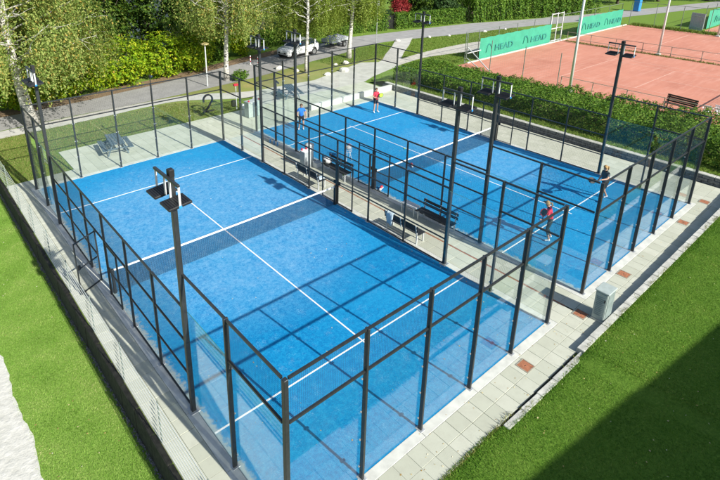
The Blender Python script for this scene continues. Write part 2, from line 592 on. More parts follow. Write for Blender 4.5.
def fast_mesh(name, V, F, mat):
    """V (n,3), F (m,k) with one k"""
    me = bpy.data.meshes.new(name)
    V = np.ascontiguousarray(V, dtype=np.float32)
    F = np.ascontiguousarray(F, dtype=np.int32)
    m, k = F.shape
    me.vertices.add(len(V))
    me.vertices.foreach_set('co', V.ravel())
    me.loops.add(m * k)
    me.loops.foreach_set('vertex_index', F.ravel())
    me.polygons.add(m)
    me.polygons.foreach_set('loop_start', np.arange(0, m * k, k, dtype=np.int32))
    me.materials.append(MAT[mat])
    me.update(calc_edges=True)
    return me


def leaves(P, size, droop=0.0, aspect=0.55, out=None, ow=0.9):
    """diamond leaf blades at points P with random turn; returns V, F"""
    n = len(P)
    nn = nrg.normal(size=(n, 3))
    nn[:, 2] = np.abs(nn[:, 2]) + 0.35
    if out is not None:
        nn += out / (np.linalg.norm(out, axis=1)[:, None] + 1e-6) * ow
    nn /= np.linalg.norm(nn, axis=1)[:, None]
    t = nrg.normal(size=(n, 3))
    t[:, 2] -= droop
    t -= nn * (t * nn).sum(1)[:, None]
    t /= np.linalg.norm(t, axis=1)[:, None] + 1e-9
    b = np.cross(nn, t)
    s = (size * nrg.uniform(0.6, 1.35, n))[:, None]
    V = np.stack([P + t * s * .5, P + b * s * .5 * aspect, P - t * s * .5, P - b * s * .5 * aspect], 1).reshape(-1, 3)
    F = np.arange(n * 4).reshape(n, 4)
    return V, F


def clump_points(C, per, rad, squash=0.8):
    n = len(C)
    q = nrg.normal(size=(n, per, 3))
    q /= np.linalg.norm(q, axis=2)[:, :, None]
    q *= nrg.uniform(0.25, 1, (n, per, 1)) ** 0.6
    r = rad * nrg.uniform(0.6, 1.3, (n, 1, 1))
    q[:, :, 2] *= squash
    return (C[:, None, :] + q * r).reshape(-1, 3)


def flat_poly(name, pts, z, mat, thick=0.0):
    bm = bmesh.new()
    f = bm.faces.new([bm.verts.new((x, y, z)) for x, y in pts])
    if f.normal.z < 0:
        f.normal_flip()
    if thick:
        r = bmesh.ops.extrude_face_region(bm, geom=[f])
        bmesh.ops.translate(bm, verts=[v for v in r['geom'] if isinstance(v, bmesh.types.BMVert)], vec=(0, 0, -thick))
    bmesh.ops.recalc_face_normals(bm, faces=bm.faces)
    me = bpy.data.meshes.new(name)
    bm.to_mesh(me)
    bm.free()
    me.materials.append(MAT[mat])
    return link(name, me)


def ribbon(name, near, far, z, mat):
    """strip between two edge lines"""
    n = len(near)
    me = bpy.data.meshes.new(name)
    me.from_pydata([(x, y, z) for x, y in near] + [(x, y, z) for x, y in far], [], [(i, i + 1, n + i + 1, n + i) for i in range(n - 1)])
    me.materials.append(MAT[mat])
    me.update()
    return link(name, me)


def smooth_line(pts, k=8):
    out = []
    P = [Vector((x, y, 0)) for x, y in pts]
    for i in range(len(P) - 1):
        p0, p1, p2, p3 = P[max(i - 1, 0)], P[i], P[i + 1], P[min(i + 2, len(P) - 1)]
        for j in range(k):
            t = j / k
            q = 0.5 * ((2 * p1) + (p2 - p0) * t + (2 * p0 - 5 * p1 + 4 * p2 - p3) * t * t + (3 * p1 - p0 - 3 * p2 + p3) * t ** 3)
            out.append((q.x, q.y))
    out.append(pts[-1])
    return out


# ================================================================== THE SETTING
LZ = -0.85            # the lawn left of the courts lies lower
g_ = MB()
g_.add([(-500, -500, LZ), (-1.2, -500, LZ), (-1.2, 25, LZ), (-500, 25, LZ), (-500, 27.5, 0), (-1.2, 27.5, 0), (-500, 600, 0), (-1.2, 600, 0),
        (-1.2, -500, 0), (-1.2, 25, 0), (600, -500, 0), (600, 600, 0), (-1.2, 27.5, 0.0)],
       [(0, 1, 2, 3), (3, 2, 5, 4), (4, 5, 7, 6), (1, 8, 9, 2), (2, 9, 5), (8, 10, 11, 7, 5, 9)])
g_.mi = [1, 1, 0, 1, 0, 0]
struct(g_.build('ground', ['lawn', 'lawn_fresh']))

# ---- lawn on the bank beside the near pavement: it climbs to the right


def kerb_h(x):
    return float(np.interp(x, [-2, 5, 6, 9.2, 9.7, 12, 16, 22, 30], [0.045, 0.06, 0.09, 0.12, 0.19, 0.22, 0.28, 0.40, 0.55]))


xs = np.concatenate([np.arange(-1.2, 30, 0.6), np.arange(30, 90, 5)])
ys = np.array([-1.46, -1.75, -2.4, -3.5, -5, -8, -14, -40])
V = []
for yv in ys:
    for xv in xs:
        e = -1.46
        if xv < 6.2:       # grass creeps over the slabs where the kerb stops
            e = -1.46 + 0.28 * min(1, (6.2 - xv) / 1.2) + 0.05 * math.sin(xv * 5)
        yq = e if yv == -1.46 else yv
        V.append((xv, yq, kerb_h(xv) + (0.035 * (-1.36 - yq)) - (0.02 if yv == -1.46 else 0)))
nx = len(xs)
F = [(j * nx + i, (j + 1) * nx + i, (j + 1) * nx + i + 1, j * nx + i + 1) for j in range(len(ys) - 1) for i in range(nx - 1)]
bank = MB()
bank.add(V, [tuple(reversed(f)) for f in F])
bo = bank.build('lawn_bank', 'lawn_dark', smooth=True)
if bo.data.polygons[0].normal.z < 0:
    bo.data.flip_normals()
struct(bo)


def bank_z(x, y):
    return kerb_h(x) + 0.035 * (-1.36 - y)


# ---- sand of the beach court at the left
edge = []
yv = -8.0
while yv < 16:
    edge.append((-3.47 - 0.05 * (yv - 4) * 0 + 0.05 * math.sin(yv * 2.1) + rnd.uniform(-.035, .035), yv))
    yv += 0.22
sand_o = flat_poly('sand', edge + [(-14, 16), (-14, -8)], LZ + 0.012, 'sand')
struct(sand_o)

# ---- pavement
PX0, PX1 = -1.12, 25.36
pv = MB()
pv.box(((PX0 + PX1) / 2, 10.02, -0.045), (PX1 - PX0, 22.56, 0.11))
pv.prism([(2.0, 21.3), (25.36, 21.3), (25.36, 24.2), (2.0, 24.2)], -0.08, 0.0101)
pave = struct(pv.build('pavement', 'joint'))
cells = []


def tiles(x0, x1, y0, y1, nx_, ny_, g=0.007):
    dx, dy = (x1 - x0) / nx_, (y1 - y0) / ny_
    for i in range(nx_):
        for j in range(ny_):
            cells.append((x0 + (i + .5) * dx, y0 + (j + .5) * dy, dx - g, dy - g))


tiles(-1.1, 25.34, -1.26, -0.30, 55, 2)
tiles(-1.1, -0.3, -0.3, 20.3, 2, 43)
tiles(10.3, 11.24, -0.3, 20.3, 2, 43)
tiles(11.31, 12.1, -0.3, 20.3, 2, 43)
tiles(22.7, 25.34, -0.3, 20.3, 5, 43)
tiles(-1.1, 2.0, 20.3, 21.28, 6, 2)
tiles(2.0, 25.34, 20.3, 24.18, 48, 8)
cp = cam.matrix_world.translation
HOLES = [(7.89, -0.60), (11.27, -0.54), (14.59, -0.50), (20.36, -0.52), (23.18, -0.46)]
cells.sort(key=lambda c: (c[0] - cp.x) ** 2 + (c[1] - cp.y) ** 2)
# those in the frame first (camera looks to +x +y)
vis = [c for c in cells if c[1] > -1.4 and (c[0] * 0.635 + c[1] * 0.77) > 1.6]
rest = [c for c in cells if c not in vis]
sm = {}
for i, (x, y, dx, dy) in enumerate(vis[:300]):
    k = (round(dx, 3), round(dy, 3))
    if k not in sm:
        sm[k] = MB().bbox((0, 0, 0), (dx, dy, 0.04), 0.006).mesh('paving_slab', 'slab')
    o = link('paving_slab', sm[k], pave, (x, y, 0.022 + rnd.uniform(-.0025, .0025)))
    o.rotation_euler = (rnd.uniform(-.003, .003), rnd.uniform(-.003, .003), rnd.uniform(-.004, .004))
mb = MB()
for (x, y, dx, dy) in vis[300:] + rest:
    mb.box((x, y, 0.022 + rnd.uniform(-.002, .002)), (dx, dy, 0.04))
tag(mb.build('paving_slabs', 'slab', pave), None, kind='stuff')
# light concrete edging round both courts
for cx in (0, 12.4):
    for (x0, x1, y0, y1) in ((-0.295, 10.295, -0.295, -0.03), (-0.295, 10.295, 20.03, 20.295), (-0.295, -0.03, -0.026, 20.026), (10.03, 10.295, -0.026, 20.026)):
        n = max(1, round(max(x1 - x0, y1 - y0) / 2.0))
        for i in range(n):
            if x1 - x0 > y1 - y0:
                a, b_ = x0 + (x1 - x0) * i / n, x0 + (x1 - x0) * (i + 1) / n
                c, d = ((a + b_) / 2 + cx, (y0 + y1) / 2), (b_ - a - .008, y1 - y0)
            else:
                a, b_ = y0 + (y1 - y0) * i / n, y0 + (y1 - y0) * (i + 1) / n
                c, d = ((x0 + x1) / 2 + cx, (a + b_) / 2), (x1 - x0, b_ - a - .008)
            MB().bbox((c[0], c[1], 0.022), (d[0], d[1], 0.046), 0.006).build('edging_block', 'beam', pave)
MB().box((11.275, 10, 0.02), (0.055, 20.6, 0.03)).build('drain_channel', 'rust', pave)
mb = MB()
mb.box((11.3, -0.15, .02), (1.9, 0.26, 0.03))
mb.box((11.3, 20.15, .02), (1.9, 0.26, 0.03))
tag(mb.build('end_strip', 'slab', pave), None)

# ---- blue padel courts with their painted lines
for i, cx in enumerate((0, 12.4)):
    mb = MB()
    mb.box((5, 10, 0.0), (10.05, 20.05, 0.08))
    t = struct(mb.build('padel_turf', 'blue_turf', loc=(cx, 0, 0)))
    for (a, b_, wd) in (((0.0, 3.05), (10.0, 3.05), .05), ((0.0, 16.95), (10.0, 16.95), .05), ((5, 2.83), (5, 17.17), .05)):
        l = MB()
        if a[0] == b_[0]:
            l.box((a[0], (a[1] + b_[1]) / 2, 0.0435), (wd, b_[1] - a[1], 0.007))
        else:
            l.box((5, a[1], 0.042), (b_[0] - a[0], wd, 0.006))
        l.build('painted_line', 'paint_white', t)

# ---- roads and paths
ne = [(-60, 27.5), (-20, 29.3), (2.76, 30.1), (9, 30.1), (14, 30.4), (19.9, 31.0), (26.3, 32.4), (31.2, 33.2), (35.4, 34.6), (40.8, 34.3), (48.6, 32.4), (55.9, 31.2), (62.6, 29.8), (73, 26.9), (84.6, 24.6), (120, 17)]
fa = [(-60, 30.6), (-20, 32.0), (3.13, 32.9), (9, 33.7), (14, 34.4), (20.5, 36.0), (27.8, 37.4), (32.5, 38.4), (37.5, 39.0), (43.5, 38.2), (50.5, 37.3), (57.5, 36.0), (64.6, 33.7), (75, 30.9), (86.6, 28.3), (122, 21)]
struct(ribbon('road', smooth_line(ne), smooth_line(fa), 0.012, 'asphalt'))
fn = [(-20, 28.1), (3.8, 28.6), (8.6, 28.9), (11.6, 28.7), (15.2, 26.6), (18.2, 26.2)]
ff = [(-20, 29.2), (3.8, 30.0), (8.8, 30.0), (12.6, 29.7), (16.2, 27.9), (18.4, 27.4)]
struct(ribbon('footpath', smooth_line(fn), smooth_line(ff), 0.018, 'pathway'))
struct(flat_poly('paved_yard', [(14.3, 24.21), (25.6, 24.21), (27.2, 24.9), (31.9, 26.2), (31.4, 28.2), (29.9, 29.2), (26.5, 28.3), (22.6, 27.1), (18.3, 27.5), (16.3, 26.5)], 0.022, 'pathway'))
pth = struct(ribbon('garden_path', [(31.2, 26.3), (33.5, 27.6), (36.2, 29.6), (39.5, 31.8), (43.0, 34.4)], [(30.6, 28.0), (32.2, 28.7), (34.3, 30.3), (37.4, 32.4), (40.6, 34.8)], 0.026, 'pathway'))
struct(ribbon('gravel_path', smooth_line([(31.5, 26.2), (36.0, 26.8), (40, 26.2), (44, 25.4), (50, 24.6)]), smooth_line([(32.2, 27.6), (36.5, 28.3), (40.5, 28.6), (46, 28.4), (52, 26.6)]), 0.020, 'gravel'))

lit = struct(ribbon('leaf_litter', smooth_line([(a, b_ - .10 - .12 * math.sin(a * 1.7)) for a, b_ in fa[1:7]]), smooth_line([(a, b_ + 1.5) for a, b_ in fa[1:7]]), 0.016, 'litter'))
# ---- clay tennis courts
cl = MB()
cl.prism([(35.9, -25), (72, -25), (72, 22.6), (35.9, 22.9)], -0.05, 0.010)
cl.prism([(74.5, -25), (115, -25), (115, 14.9), (74.5, 14.9)], -0.05, 0.010)
clay = struct(cl.build('clay_court', 'clay'))
for x0 in (39.5, 58.6):
    for seg in (((x0, 15.0), (x0 + 10.97, 15.0)), ((x0 + 1.37, 9.5), (x0 + 9.6, 9.5)), ((x0, -8.77), (x0, 15)), ((x0 + 10.97, -8.77), (x0 + 10.97, 15)),
                ((x0 + 1.37, -8.77), (x0 + 1.37, 15)), ((x0 + 9.6, -8.77), (x0 + 9.6, 15)), ((x0 + 5.485, -3.3), (x0 + 5.485, 9.5))):
        (ax, ay), (bx, by) = seg
        hz = ax == bx
        MB().box(((ax + bx) / 2, (ay + by) / 2, 0.013 if hz else 0.0145), (0.06 if hz else bx - ax, by - ay if hz else 0.06, 0.004)).build('court_line', 'clay_line', clay)

# ---- planted slope behind the stone wall
sl = MB()
yv = [-30, -4, 0, 5, 10, 15, 20, 22.3, 24]
prof = [(25.62, 0.47), (27.0, 0.55), (30, 0.45), (34.0, 0.1), (35.85, -0.02)]
V, F = [], []
for y in yv:
    k = 1.0 if y < 23 else 0.0
    for x, z in prof:
        V.append((x, y, z * k - (0.03 if k == 0 else 0)))
for j in range(len(yv) - 1):
    for i in range(len(prof) - 1):
        a = j * len(prof) + i
        F.append((a, a + 1, a + 1 + len(prof), a + len(prof)))
sl.add(V, F)
struct(sl.build('planted_slope', 'lawn', smooth=True))

# ================================================================== WALLS AND KERBS
wl = thing('stone_wall', 'low grey stone wall with pale coping beside the far long court', 'wall', (25.4, 0, 0))
bk = [MB().bbox((0, 0, 0), (0.26, 0.49, 0.142), 0.022).mesh('stone_block', 'wallstone') for _ in range(1)][0]
n = 46
for c in range(3):
    for i in range(n):
        y = -0.9 + 0.5 * i + (0.25 if c % 2 else 0)
        o = link('stone_block', bk, wl, (0.13 + rnd.uniform(-.012, .012), y, 0.075 + 0.147 * c))
        o.rotation_euler.z = rnd.uniform(-.02, .02)
cpn = MB().bbox((0, 0, 0), (0.32, 0.99, 0.055), 0.012).mesh('coping_stone', 'kerb')
for i in range(23):
    link('coping_stone', cpn, wl, (0.14, -0.65 + 1.0 * i, 0.472))

kb = thing('kerb', 'pale concrete kerb stones between the slab walkway and the grass bank', 'kerb', (0, -1.36, 0))
x = 5.65
while x < 26:
    h = kerb_h(x + .2)
    L = 0.78
    lowk = x < 9.3
    yk = -0.055 - 0.03 * (x - 5.65) / 3.6 if lowk else 0.0
    o = MB().bbox((0, 0, 0), (L - .008, 0.18 if lowk else 0.22, h + 0.15), 0.012).build('kerb_stone', 'kerb', kb, loc=(x + L / 2, yk + rnd.uniform(-.003, .003), (h + .02 - .15) / 2 + rnd.uniform(-.003, .003)))
    o.rotation_euler.z = rnd.uniform(-.012, .012) - (.02 if lowk else 0)
    x += L
struct(flat_poly('gutter', [(5.5, -1.262), (9.3, -1.262), (9.3, -1.5), (5.5, -1.5)], 0.006, 'soilwall'))

rw = thing('retaining_wall', 'dark earth-stained wall under the wire railing above the sunken lawn', 'wall', (-1.20, 0, LZ))
for i in range(33):
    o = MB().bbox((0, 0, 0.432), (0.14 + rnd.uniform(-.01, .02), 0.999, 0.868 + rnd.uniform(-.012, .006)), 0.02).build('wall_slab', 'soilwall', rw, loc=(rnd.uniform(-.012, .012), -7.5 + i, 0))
gv = []
for i in range(2600):
    gv.append((-1.26 - abs(rnd.gauss(0, .045)), rnd.uniform(-7, 25), LZ + rnd.uniform(0, .03)))
mb = MB()
for (a, b_, c) in gv:
    mb.ball((a, b_, c), rnd.uniform(.012, .03), 5, 3)
tag(mb.build('gravel', 'wallstone'), 'dark gravel lying along the foot of the retaining wall', 'gravel', kind='stuff')


# ================================================================== ENCLOSURES
def wire_panel(wd, ht, name='mesh_panel', pitch=0.05, t=0.0038, mat='wire_dark'):
    """welded wire grid in the XZ plane, centred on x, from z=0 up"""
    mb = MB()
    nx_ = max(2, round(wd / pitch))
    nz = max(2, round(ht / pitch))
    for i in range(nx_ + 1):
        x = -wd / 2 + wd * i / nx_
        mb.wire((x, 0, 0), (x, 0, ht), t)
    for j in range(nz + 1):
        z = ht * j / nz
        mb.wire((-wd / 2, t, z), (wd / 2, t, z), t)
    return mb.mesh(name, mat)


MESH_A = wire_panel(1.94, 1.03)
MESH_H = wire_panel(0.94, 1.0)
MESH_G = wire_panel(0.86, 1.92, 'leaf_mesh')
GLASS = MB().box((0, 0, 1.52), (1.985, 0.012, 3.02)).mesh('glass_panel', 'glass')
GEDGE = MB().box((0, 0, 3.0335), (1.985, 0.0125, 0.006)).mesh('glass_edge', 'glass_edge')
HT, HM = 4.16, 3.08
POST_E = MB().bbox((0, 0, HT / 2), (0.06, 0.11, HT), 0.006).mesh('post', 'steel_dark')
POST_C = MB().bbox((0, 0, HT / 2), (0.10, 0.10, HT), 0.008).mesh('post', 'steel_dark')
POST_M = MB().bbox((0, 0, HM / 2), (0.06, 0.07, HM), 0.006).mesh('post', 'steel_dark')
PLATE = MB().bbox((0, 0, 0.006), (0.17, 0.2, 0.012), 0.004).mesh('base_plate', 'galv')
CLAMP = MB().tube([(0, -0.012, 0), (0, 0.012, 0)], 0.022, 8).mesh('clamp', 'galv')


def enclosure(cx, label):
    e = thing('court_enclosure', label, 'enclosure', (cx, 0, 0), group='padel court enclosures')
    z0 = 0.04

    def rail(p0, p1, wd=0.05, ht=0.05, m='steel_dark'):
        return MB().bar(p0, p1, wd, ht).build('rail', m, e)

    # end walls: glass with wire above
    for y, s in ((0, -1), (20, 1)):
        for i in range(6):
            corner = i in (0, 5)
            px = 2 * i + (-0.05 if i == 0 else 0.05 if i == 5 else 0)
            o = link('post', POST_C if corner else POST_E, e, (px, y + s * 0.06, z0))
            link('base_plate', PLATE, o, (0, 0, -0.003))
            if not corner:
                for zc in (0.35, 1.15, 1.95, 2.85):
                    for sx_ in (-1, 1):
                        link('clamp', CLAMP, o, (sx_ * 0.05, -s * 0.05, zc))
        for i in range(5):
            xc = 2 * i + 1
            gp = link('glass_panel', GLASS, e, (xc, y + s * 0.01, z0))
            link('mesh_panel', MESH_A, e, (xc, y + s * 0.05, z0 + HM + 0.02))
            rail((xc - .97, y + s * 0.055, z0 + HM), (xc + .97, y + s * 0.055, z0 + HM))
            rail((xc - .97, y + s * 0.055, z0 + HT - 0.025), (xc + .97, y + s * 0.055, z0 + HT - 0.025))
    # long sides
    for x, s in ((0, -1), (10, 1)):
        X = x + s * 0.06
        for y in (2, 18):
            o = link('post', POST_E, e, (X, y, z0), R(90))
            link('base_plate', PLATE, o, (0, 0, -0.003))
            for zc in (0.35, 1.6, 2.85):
                for sy_ in (-1, 1):
                    link('clamp', CLAMP, o, (sy_ * 0.05, s * 0.05, zc))
        for y in (6, 8, 12, 14):
            o = link('post', POST_M, e, (X, y, z0), R(90))
            link('base_plate', PLATE, o, (0, 0, -0.003))
        link('post', POST_M, e, (X, 10, z0), R(90))
        for yc in (1, 3, 17, 19):
            gp = link('glass_panel', GLASS, e, (x + s * 0.01, yc, z0), R(90))
            if yc in (3, 17):
                link('glass_edge', GEDGE, gp)
            else:
                rail((X, yc - .97, z0 + HM), (X, yc + .97, z0 + HM))
                link('mesh_panel', MESH_A, e, (x + s * 0.05, yc, z0 + HM + 0.02), R(90))
            rail((X, yc - .97, z0 + HT - 0.025), (X, yc + .97, z0 + HT - 0.025))
        for yc in (5, 7, 9, 11, 13, 15):
            for k in range(3):
                zb = z0 + 0.02 + 1.027 * k
                mid = yc in (9, 11)
                if not (mid and k < 2):
                    link('mesh_panel', MESH_A, e, (x + s * 0.045, yc, zb), R(90))
                if k == 0 and not mid:
                    rail((X, yc - .97, zb), (X, yc + .97, zb), 0.04, 0.04)
                    rail((X, yc - .97, zb + 1.027), (X, yc + .97, zb + 1.027), 0.04, 0.04)
                if k == 1:
                    rail((X, yc - .97, zb + 1.027), (X, yc + .97, zb + 1.027), 0.045, 0.045)
                if k == 2:
                    rail((X, yc - .97, zb + 1.027), (X, yc + .97, zb + 1.027))
            if yc in (9, 11):
                # a fixed half bay and a gate next to the net
                d = -1 if yc == 9 else 1
                yj = 10 + d
                MB().bbox((X, yj, z0 + 1.03), (0.05, 0.05, 2.06), 0.005).build('jamb', 'steel_dark', e)
                for k in range(2):
                    link('mesh_panel', MESH_H, e, (x + s * 0.045, yj + d * 0.5, z0 + 0.02 + 1.027 * k), R(90))
                rail((X, yj, z0 + 1.047), (X, yj + d * .97, z0 + 1.047), 0.04, 0.04)
                # gate leaf hinged at the jamb
                opened = (cx == 0 and x == 0 and yc == 11)
                gm = MB()
                for (a, b_) in (((0, 0, 0.03), (0, 0, 2.0)), ((0.92, 0, 0.03), (0.92, 0, 2.0)), ((0, 0, 0.05), (0.92, 0, 0.05)), ((0, 0, 1.0), (0.92, 0, 1.0)), ((0, 0, 1.98), (0.92, 0, 1.98))):
                    gm.bar(a, b_, 0.035, 0.035)
                leaf = gm.build('gate', 'steel_dark', e)
                leaf.location = (X, yj, z0)
                ang = R(-90) if d > 0 else R(90)
                if opened:
                    ang = R(-90 - 62)
                leaf.rotation_euler.z = ang
                link('leaf_mesh', MESH_G, leaf, (0.46, 0, 0.05))
                MB().bbox((0.84, 0, 1.05), (0.1, 0.07, 0.16), 0.01).build('lock', 'black_trim', leaf)
    return e


enclosure(0, 'black steel and glass enclosure round the blue court beside the wire railing')
e2 = enclosure(12.4, 'black steel and glass enclosure round the blue court where four players stand')
# a small camera box on top of one end post of the first court
ce = thing('post_camera', 'small dark box with blue side on top of the tallest end post', 'camera', (6, 20.06, HT + 0.04))
MB().tube([(0, 0, 0), (0, 0, 0.3)], 0.025, 8).build('stem', 'steel_dark', ce)
MB().bbox((0.02, 0, 0.36), (0.13, 0.16, 0.13), 0.02).build('housing', 'black_trim', ce)
MB().bbox((0.09, -0.0, 0.35), (0.02, 0.1, 0.09), 0.004).build('side_plate', 'blue_plastic', ce)


# ---- nets
def net(cx, label):
    e = thing('padel_net', label, 'net', (cx, 10, 0.04), group='padel nets')
    for x in (0.06, 9.94):
        MB().bbox((x, 0, 0.47), (0.09, 0.12, 0.94), 0.012).build('net_post', 'steel_dark', e)
    n = 226
    top = lambda x: 0.86 + 0.035 * ((x - 5) / 4.9) ** 2
    mb = MB()
    for i in range(n + 1):
        x = 0.1 + 9.8 * i / n
        mb.wire((x, 0, 0.01), (x, 0, top(x)), 0.0082)
    for j in range(20):
        for k in range(8):
            xa, xb = 0.1 + 9.8 * k / 8, 0.1 + 9.8 * (k + 1) / 8
            mb.wire((xa, 0.003, 0.01 + top(xa) * j / 20), (xb, 0.003, 0.01 + top(xb) * j / 20), 0.0082)
    mb.build('net_mesh', 'net_mesh', e)
    mb = MB()
    for k in range(16):
        xa, xb = 0.1 + 9.8 * k / 16, 0.1 + 9.8 * (k + 1) / 16
        mb.bar((xa, 0, top(xa)), (xb, 0, top(xb)), 0.022, 0.065)
    mb.build('tape', 'net_tape', e)
    return e


net(0, 'white-taped net across the empty blue court')
net(12.4, 'white-taped net across the blue court with players')


# ---- floodlight masts
def mast(x, y, label):
    e = thing('floodlight_mast', label, 'floodlight', (x, y, 0), group='floodlight masts at the padel courts')
    mb = MB()
    mb.bbox((0, 0, 3.36), (0.12, 0.12, 6.68), 0.012)
    mb.build('pole', 'steel_dark', e)
    MB().bbox((0, 0, 0.045), (0.28, 0.28, 0.03), 0.006).build('base_plate', 'galv', e)
    MB().bbox((0.0, 0, 6.76), (0.13, 0.15, 0.18), 0.012).build('pole_head', 'black_trim', e)
    MB().bbox((-0.11, 0, 6.70), (0.07, 1.22, 0.06), 0.01).build('crossbar', 'steel_dark', e)
    for s in (-1, 1):
        for yo in (0.585, 0.13):
            MB().bbox((-0.10, s * yo, 6.45), (0.05, 0.02, 0.50), 0.004).build('bracket', 'galv_pale', e)
        M = Matrix.Rotation(R(-6), 3, 'Y')
        hd = MB()
        hd.bbox((0, 0, 0), (0.54, 0.48, 0.06), 0.012)
        for k in range(9):
            hd.box((-0.21 + k * 0.052, 0, 0.034), (0.012, 0.42, 0.012))
        h = hd.build('lamp_head', 'black_trim', e, loc=(-0.09, s * 0.36, 6.22))
        h.rotation_euler.y = R(-6)
        MB().box((0, 0, -0.032), (0.46, 0.41, 0.005)).build('lens', 'lens', h)
        MB().bbox((-0.10, s * 0.602, 6.21), (0.07, 0.02, 0.06), 0.004).build('tip', 'blue_plastic', e)
    return e


ML = [(-0.09, 4, 'tall twin-headed floodlight mast beside the wire railing, away from the birches'),
      (-0.09, 16, 'tall twin-headed floodlight mast in front of the thick birch trunk'),
      (10.09, 4, 'floodlight mast beside the bench with a towel hung on it'),
      (10.09, 16, 'floodlight mast rising beside the empty court near the service box'),
      (12.31, 4, 'floodlight mast behind the plain bench, beside the player in leggings'),
      (12.31, 16, 'floodlight mast beside the player in the blue shirt'),
      (22.49, 4, 'floodlight mast at the hedge side, near the player in dark grey'),
      (22.49, 16, 'floodlight mast at the hedge side, near the end of the stone wall')]
for a in ML:
    mast(*a)

# ---- wire railing at the left
rf = thing('wire_railing', 'pale wire railing with thin posts along the edge of the sunken lawn', 'railing', (-1.10, 0, 0))
for k in range(14):
    y = -8.6 + 2.45 * k
    MB().bbox((0, y, 0.64), (0.03, 0.035, 1.36), 0.005).build('post', 'green_pole', rf)
for j in range(8):
    z = 0.12 + 0.165 * j
    MB().bar((-0.028, -8.6, z), (-0.028, 23.25, z), 0.012, 0.017 if j not in (0, 7) else 0.03).build('rail_wire', 'galv_pale', rf)

# ================================================================== COURT FURNITURE
def bench(x, y, rz, label):
    """local: seat along x, back at +y, sitter faces -y"""
    e = thing('bench', label, 'bench', (x, y, 0.042), rz, 'benches between the two courts')
    for k in range(3):
        MB().bbox((0, -0.16 + 0.14 * k, 0.44), (1.8, 0.125, 0.03), 0.006).build('seat_slat', 'bench_slat', e)
    for k in range(2):
        MB().bbox((0, 0.235 + 0.03 * k, 0.62 + 0.15 * k), (1.8, 0.025, 0.13), 0.006).build('back_slat', 'bench_slat', e)
    for sx_ in (-0.8, 0.8):
        mb = MB()
        mb.bar((sx_, -0.2, 0), (sx_, -0.2, 0.425), 0.045, 0.045)
        mb.bar((sx_, 0.18, 0), (sx_, 0.18, 0.425), 0.045, 0.045)
        mb.bar((sx_, -0.22, 0.405), (sx_, 0.22, 0.405), 0.045, 0.035)
        mb.bar((sx_, 0.2, 0.42), (sx_, 0.29, 0.86), 0.045, 0.035)
        mb.build('leg_frame', 'galv_pale', e)
    MB().bar((0, 0.21, 0.42), (0, 0.285, 0.86), 0.045, 0.03).build('back_support', 'galv_pale', e)
    return e


bench(10.48, 6.32, R(90), 'dark slatted bench with a towel hung over its back')
bench(12.0, 5.95, R(-90), 'plain dark slatted bench facing the bench with the towel')
bench(10.48, 12.4, R(90), 'empty dark bench with its back to the empty court, opposite the bag')
bench(12.0, 12.2, R(-90), 'dark bench with a white bag lying on its seat')

# towel over the first bench's back
tw = MB()
N = 10
V = []
for j in range(N + 1):
    for i in range(7):
        u = i / 6
        t = j / N
        yv = 6.86 + (u - .5) * 0.34 * (1 - 0.25 * abs(t - .3))
        if t < 0.25:
            xx, zz = 10.285, 0.92 - (0.25 - t) * 0.7
        elif t < 0.35:
            xx, zz = 10.285 - (t - .25) * 1.3, 0.935
        else:
            xx, zz = 10.145 + 0.02 * math.sin(u * 9 + t * 3), 0.92 - (t - .35) * 0.82 - 0.05 * math.sin(u * 5)
        V.append((xx, yv, zz))
tw.add(V, [(j * 7 + i, j * 7 + i + 1, j * 7 + 8 + i, j * 7 + 7 + i) for j in range(N) for i in range(6)])
to = tw.build('towel', 'towel', smooth=True)
sm_ = to.modifiers.new('t', 'SOLIDIFY')
sm_.thickness = 0.015
tag(to, 'pale blue-grey towel hung over the back of a dark bench', 'towel')

st_ = thing('low_stool', 'low pale backless stool beside the plain dark bench', 'stool', (12.0, 7.35, 0.042))
MB().bbox((0, 0, .41), (.42, .8, .04), .01).build('seat', 'galv_pale', st_)
for sx_ in (-1, 1):
    for sy_ in (-1, 1):
        MB().bar((sx_ * .17, sy_ * .34, 0), (sx_ * .17, sy_ * .34, .4), .04, .04).build('leg', 'galv_pale', st_)
ft = MB().bbox((10.55, 11.72, .535), (.34, .26, .09), .03).build('folded_towel', 'towel')
tag(ft, 'folded pale towel lying on the end of the empty dark bench', 'towel')
# white sports bag on the fourth bench
bg = MB()
bg.ball((0, 0, 0.17), 0.3, 12, 8, (0.75, 1.0, 0.62))
b1 = thing('sports_bag', 'white rounded sports bag lying on a dark bench', 'bag', (11.96, 12.92, 0.50))
bg.build('bag_body', 'dirt_bag', b1, smooth=True)
MB().tube([(0, -.2, .27), (-.05, -.12, .40), (-.05, .1, .41), (0, .2, .28)], 0.018, 6).build('handle', 'black_trim', b1)
MB().bbox((-0.18, 0, 0.16), (0.1, 0.26, 0.16), 0.03).build('side_pocket', 'bench_slat', b1)
bt = thing('water_bottle', 'small white bottle with a lime cap standing by the bench leg', 'bottle', (11.9, 11.62, 0.045))
MB().tube([(0, 0, 0), (0, 0, .17), (0, 0, .21), (0, 0, .24)], [.035, .035, .03, .016], 10).build('bottle_body', 'white_plastic', bt, True)
MB().tube([(0, 0, .24), (0, 0, .29)], .02, 8).build('cap', 'lime', bt)

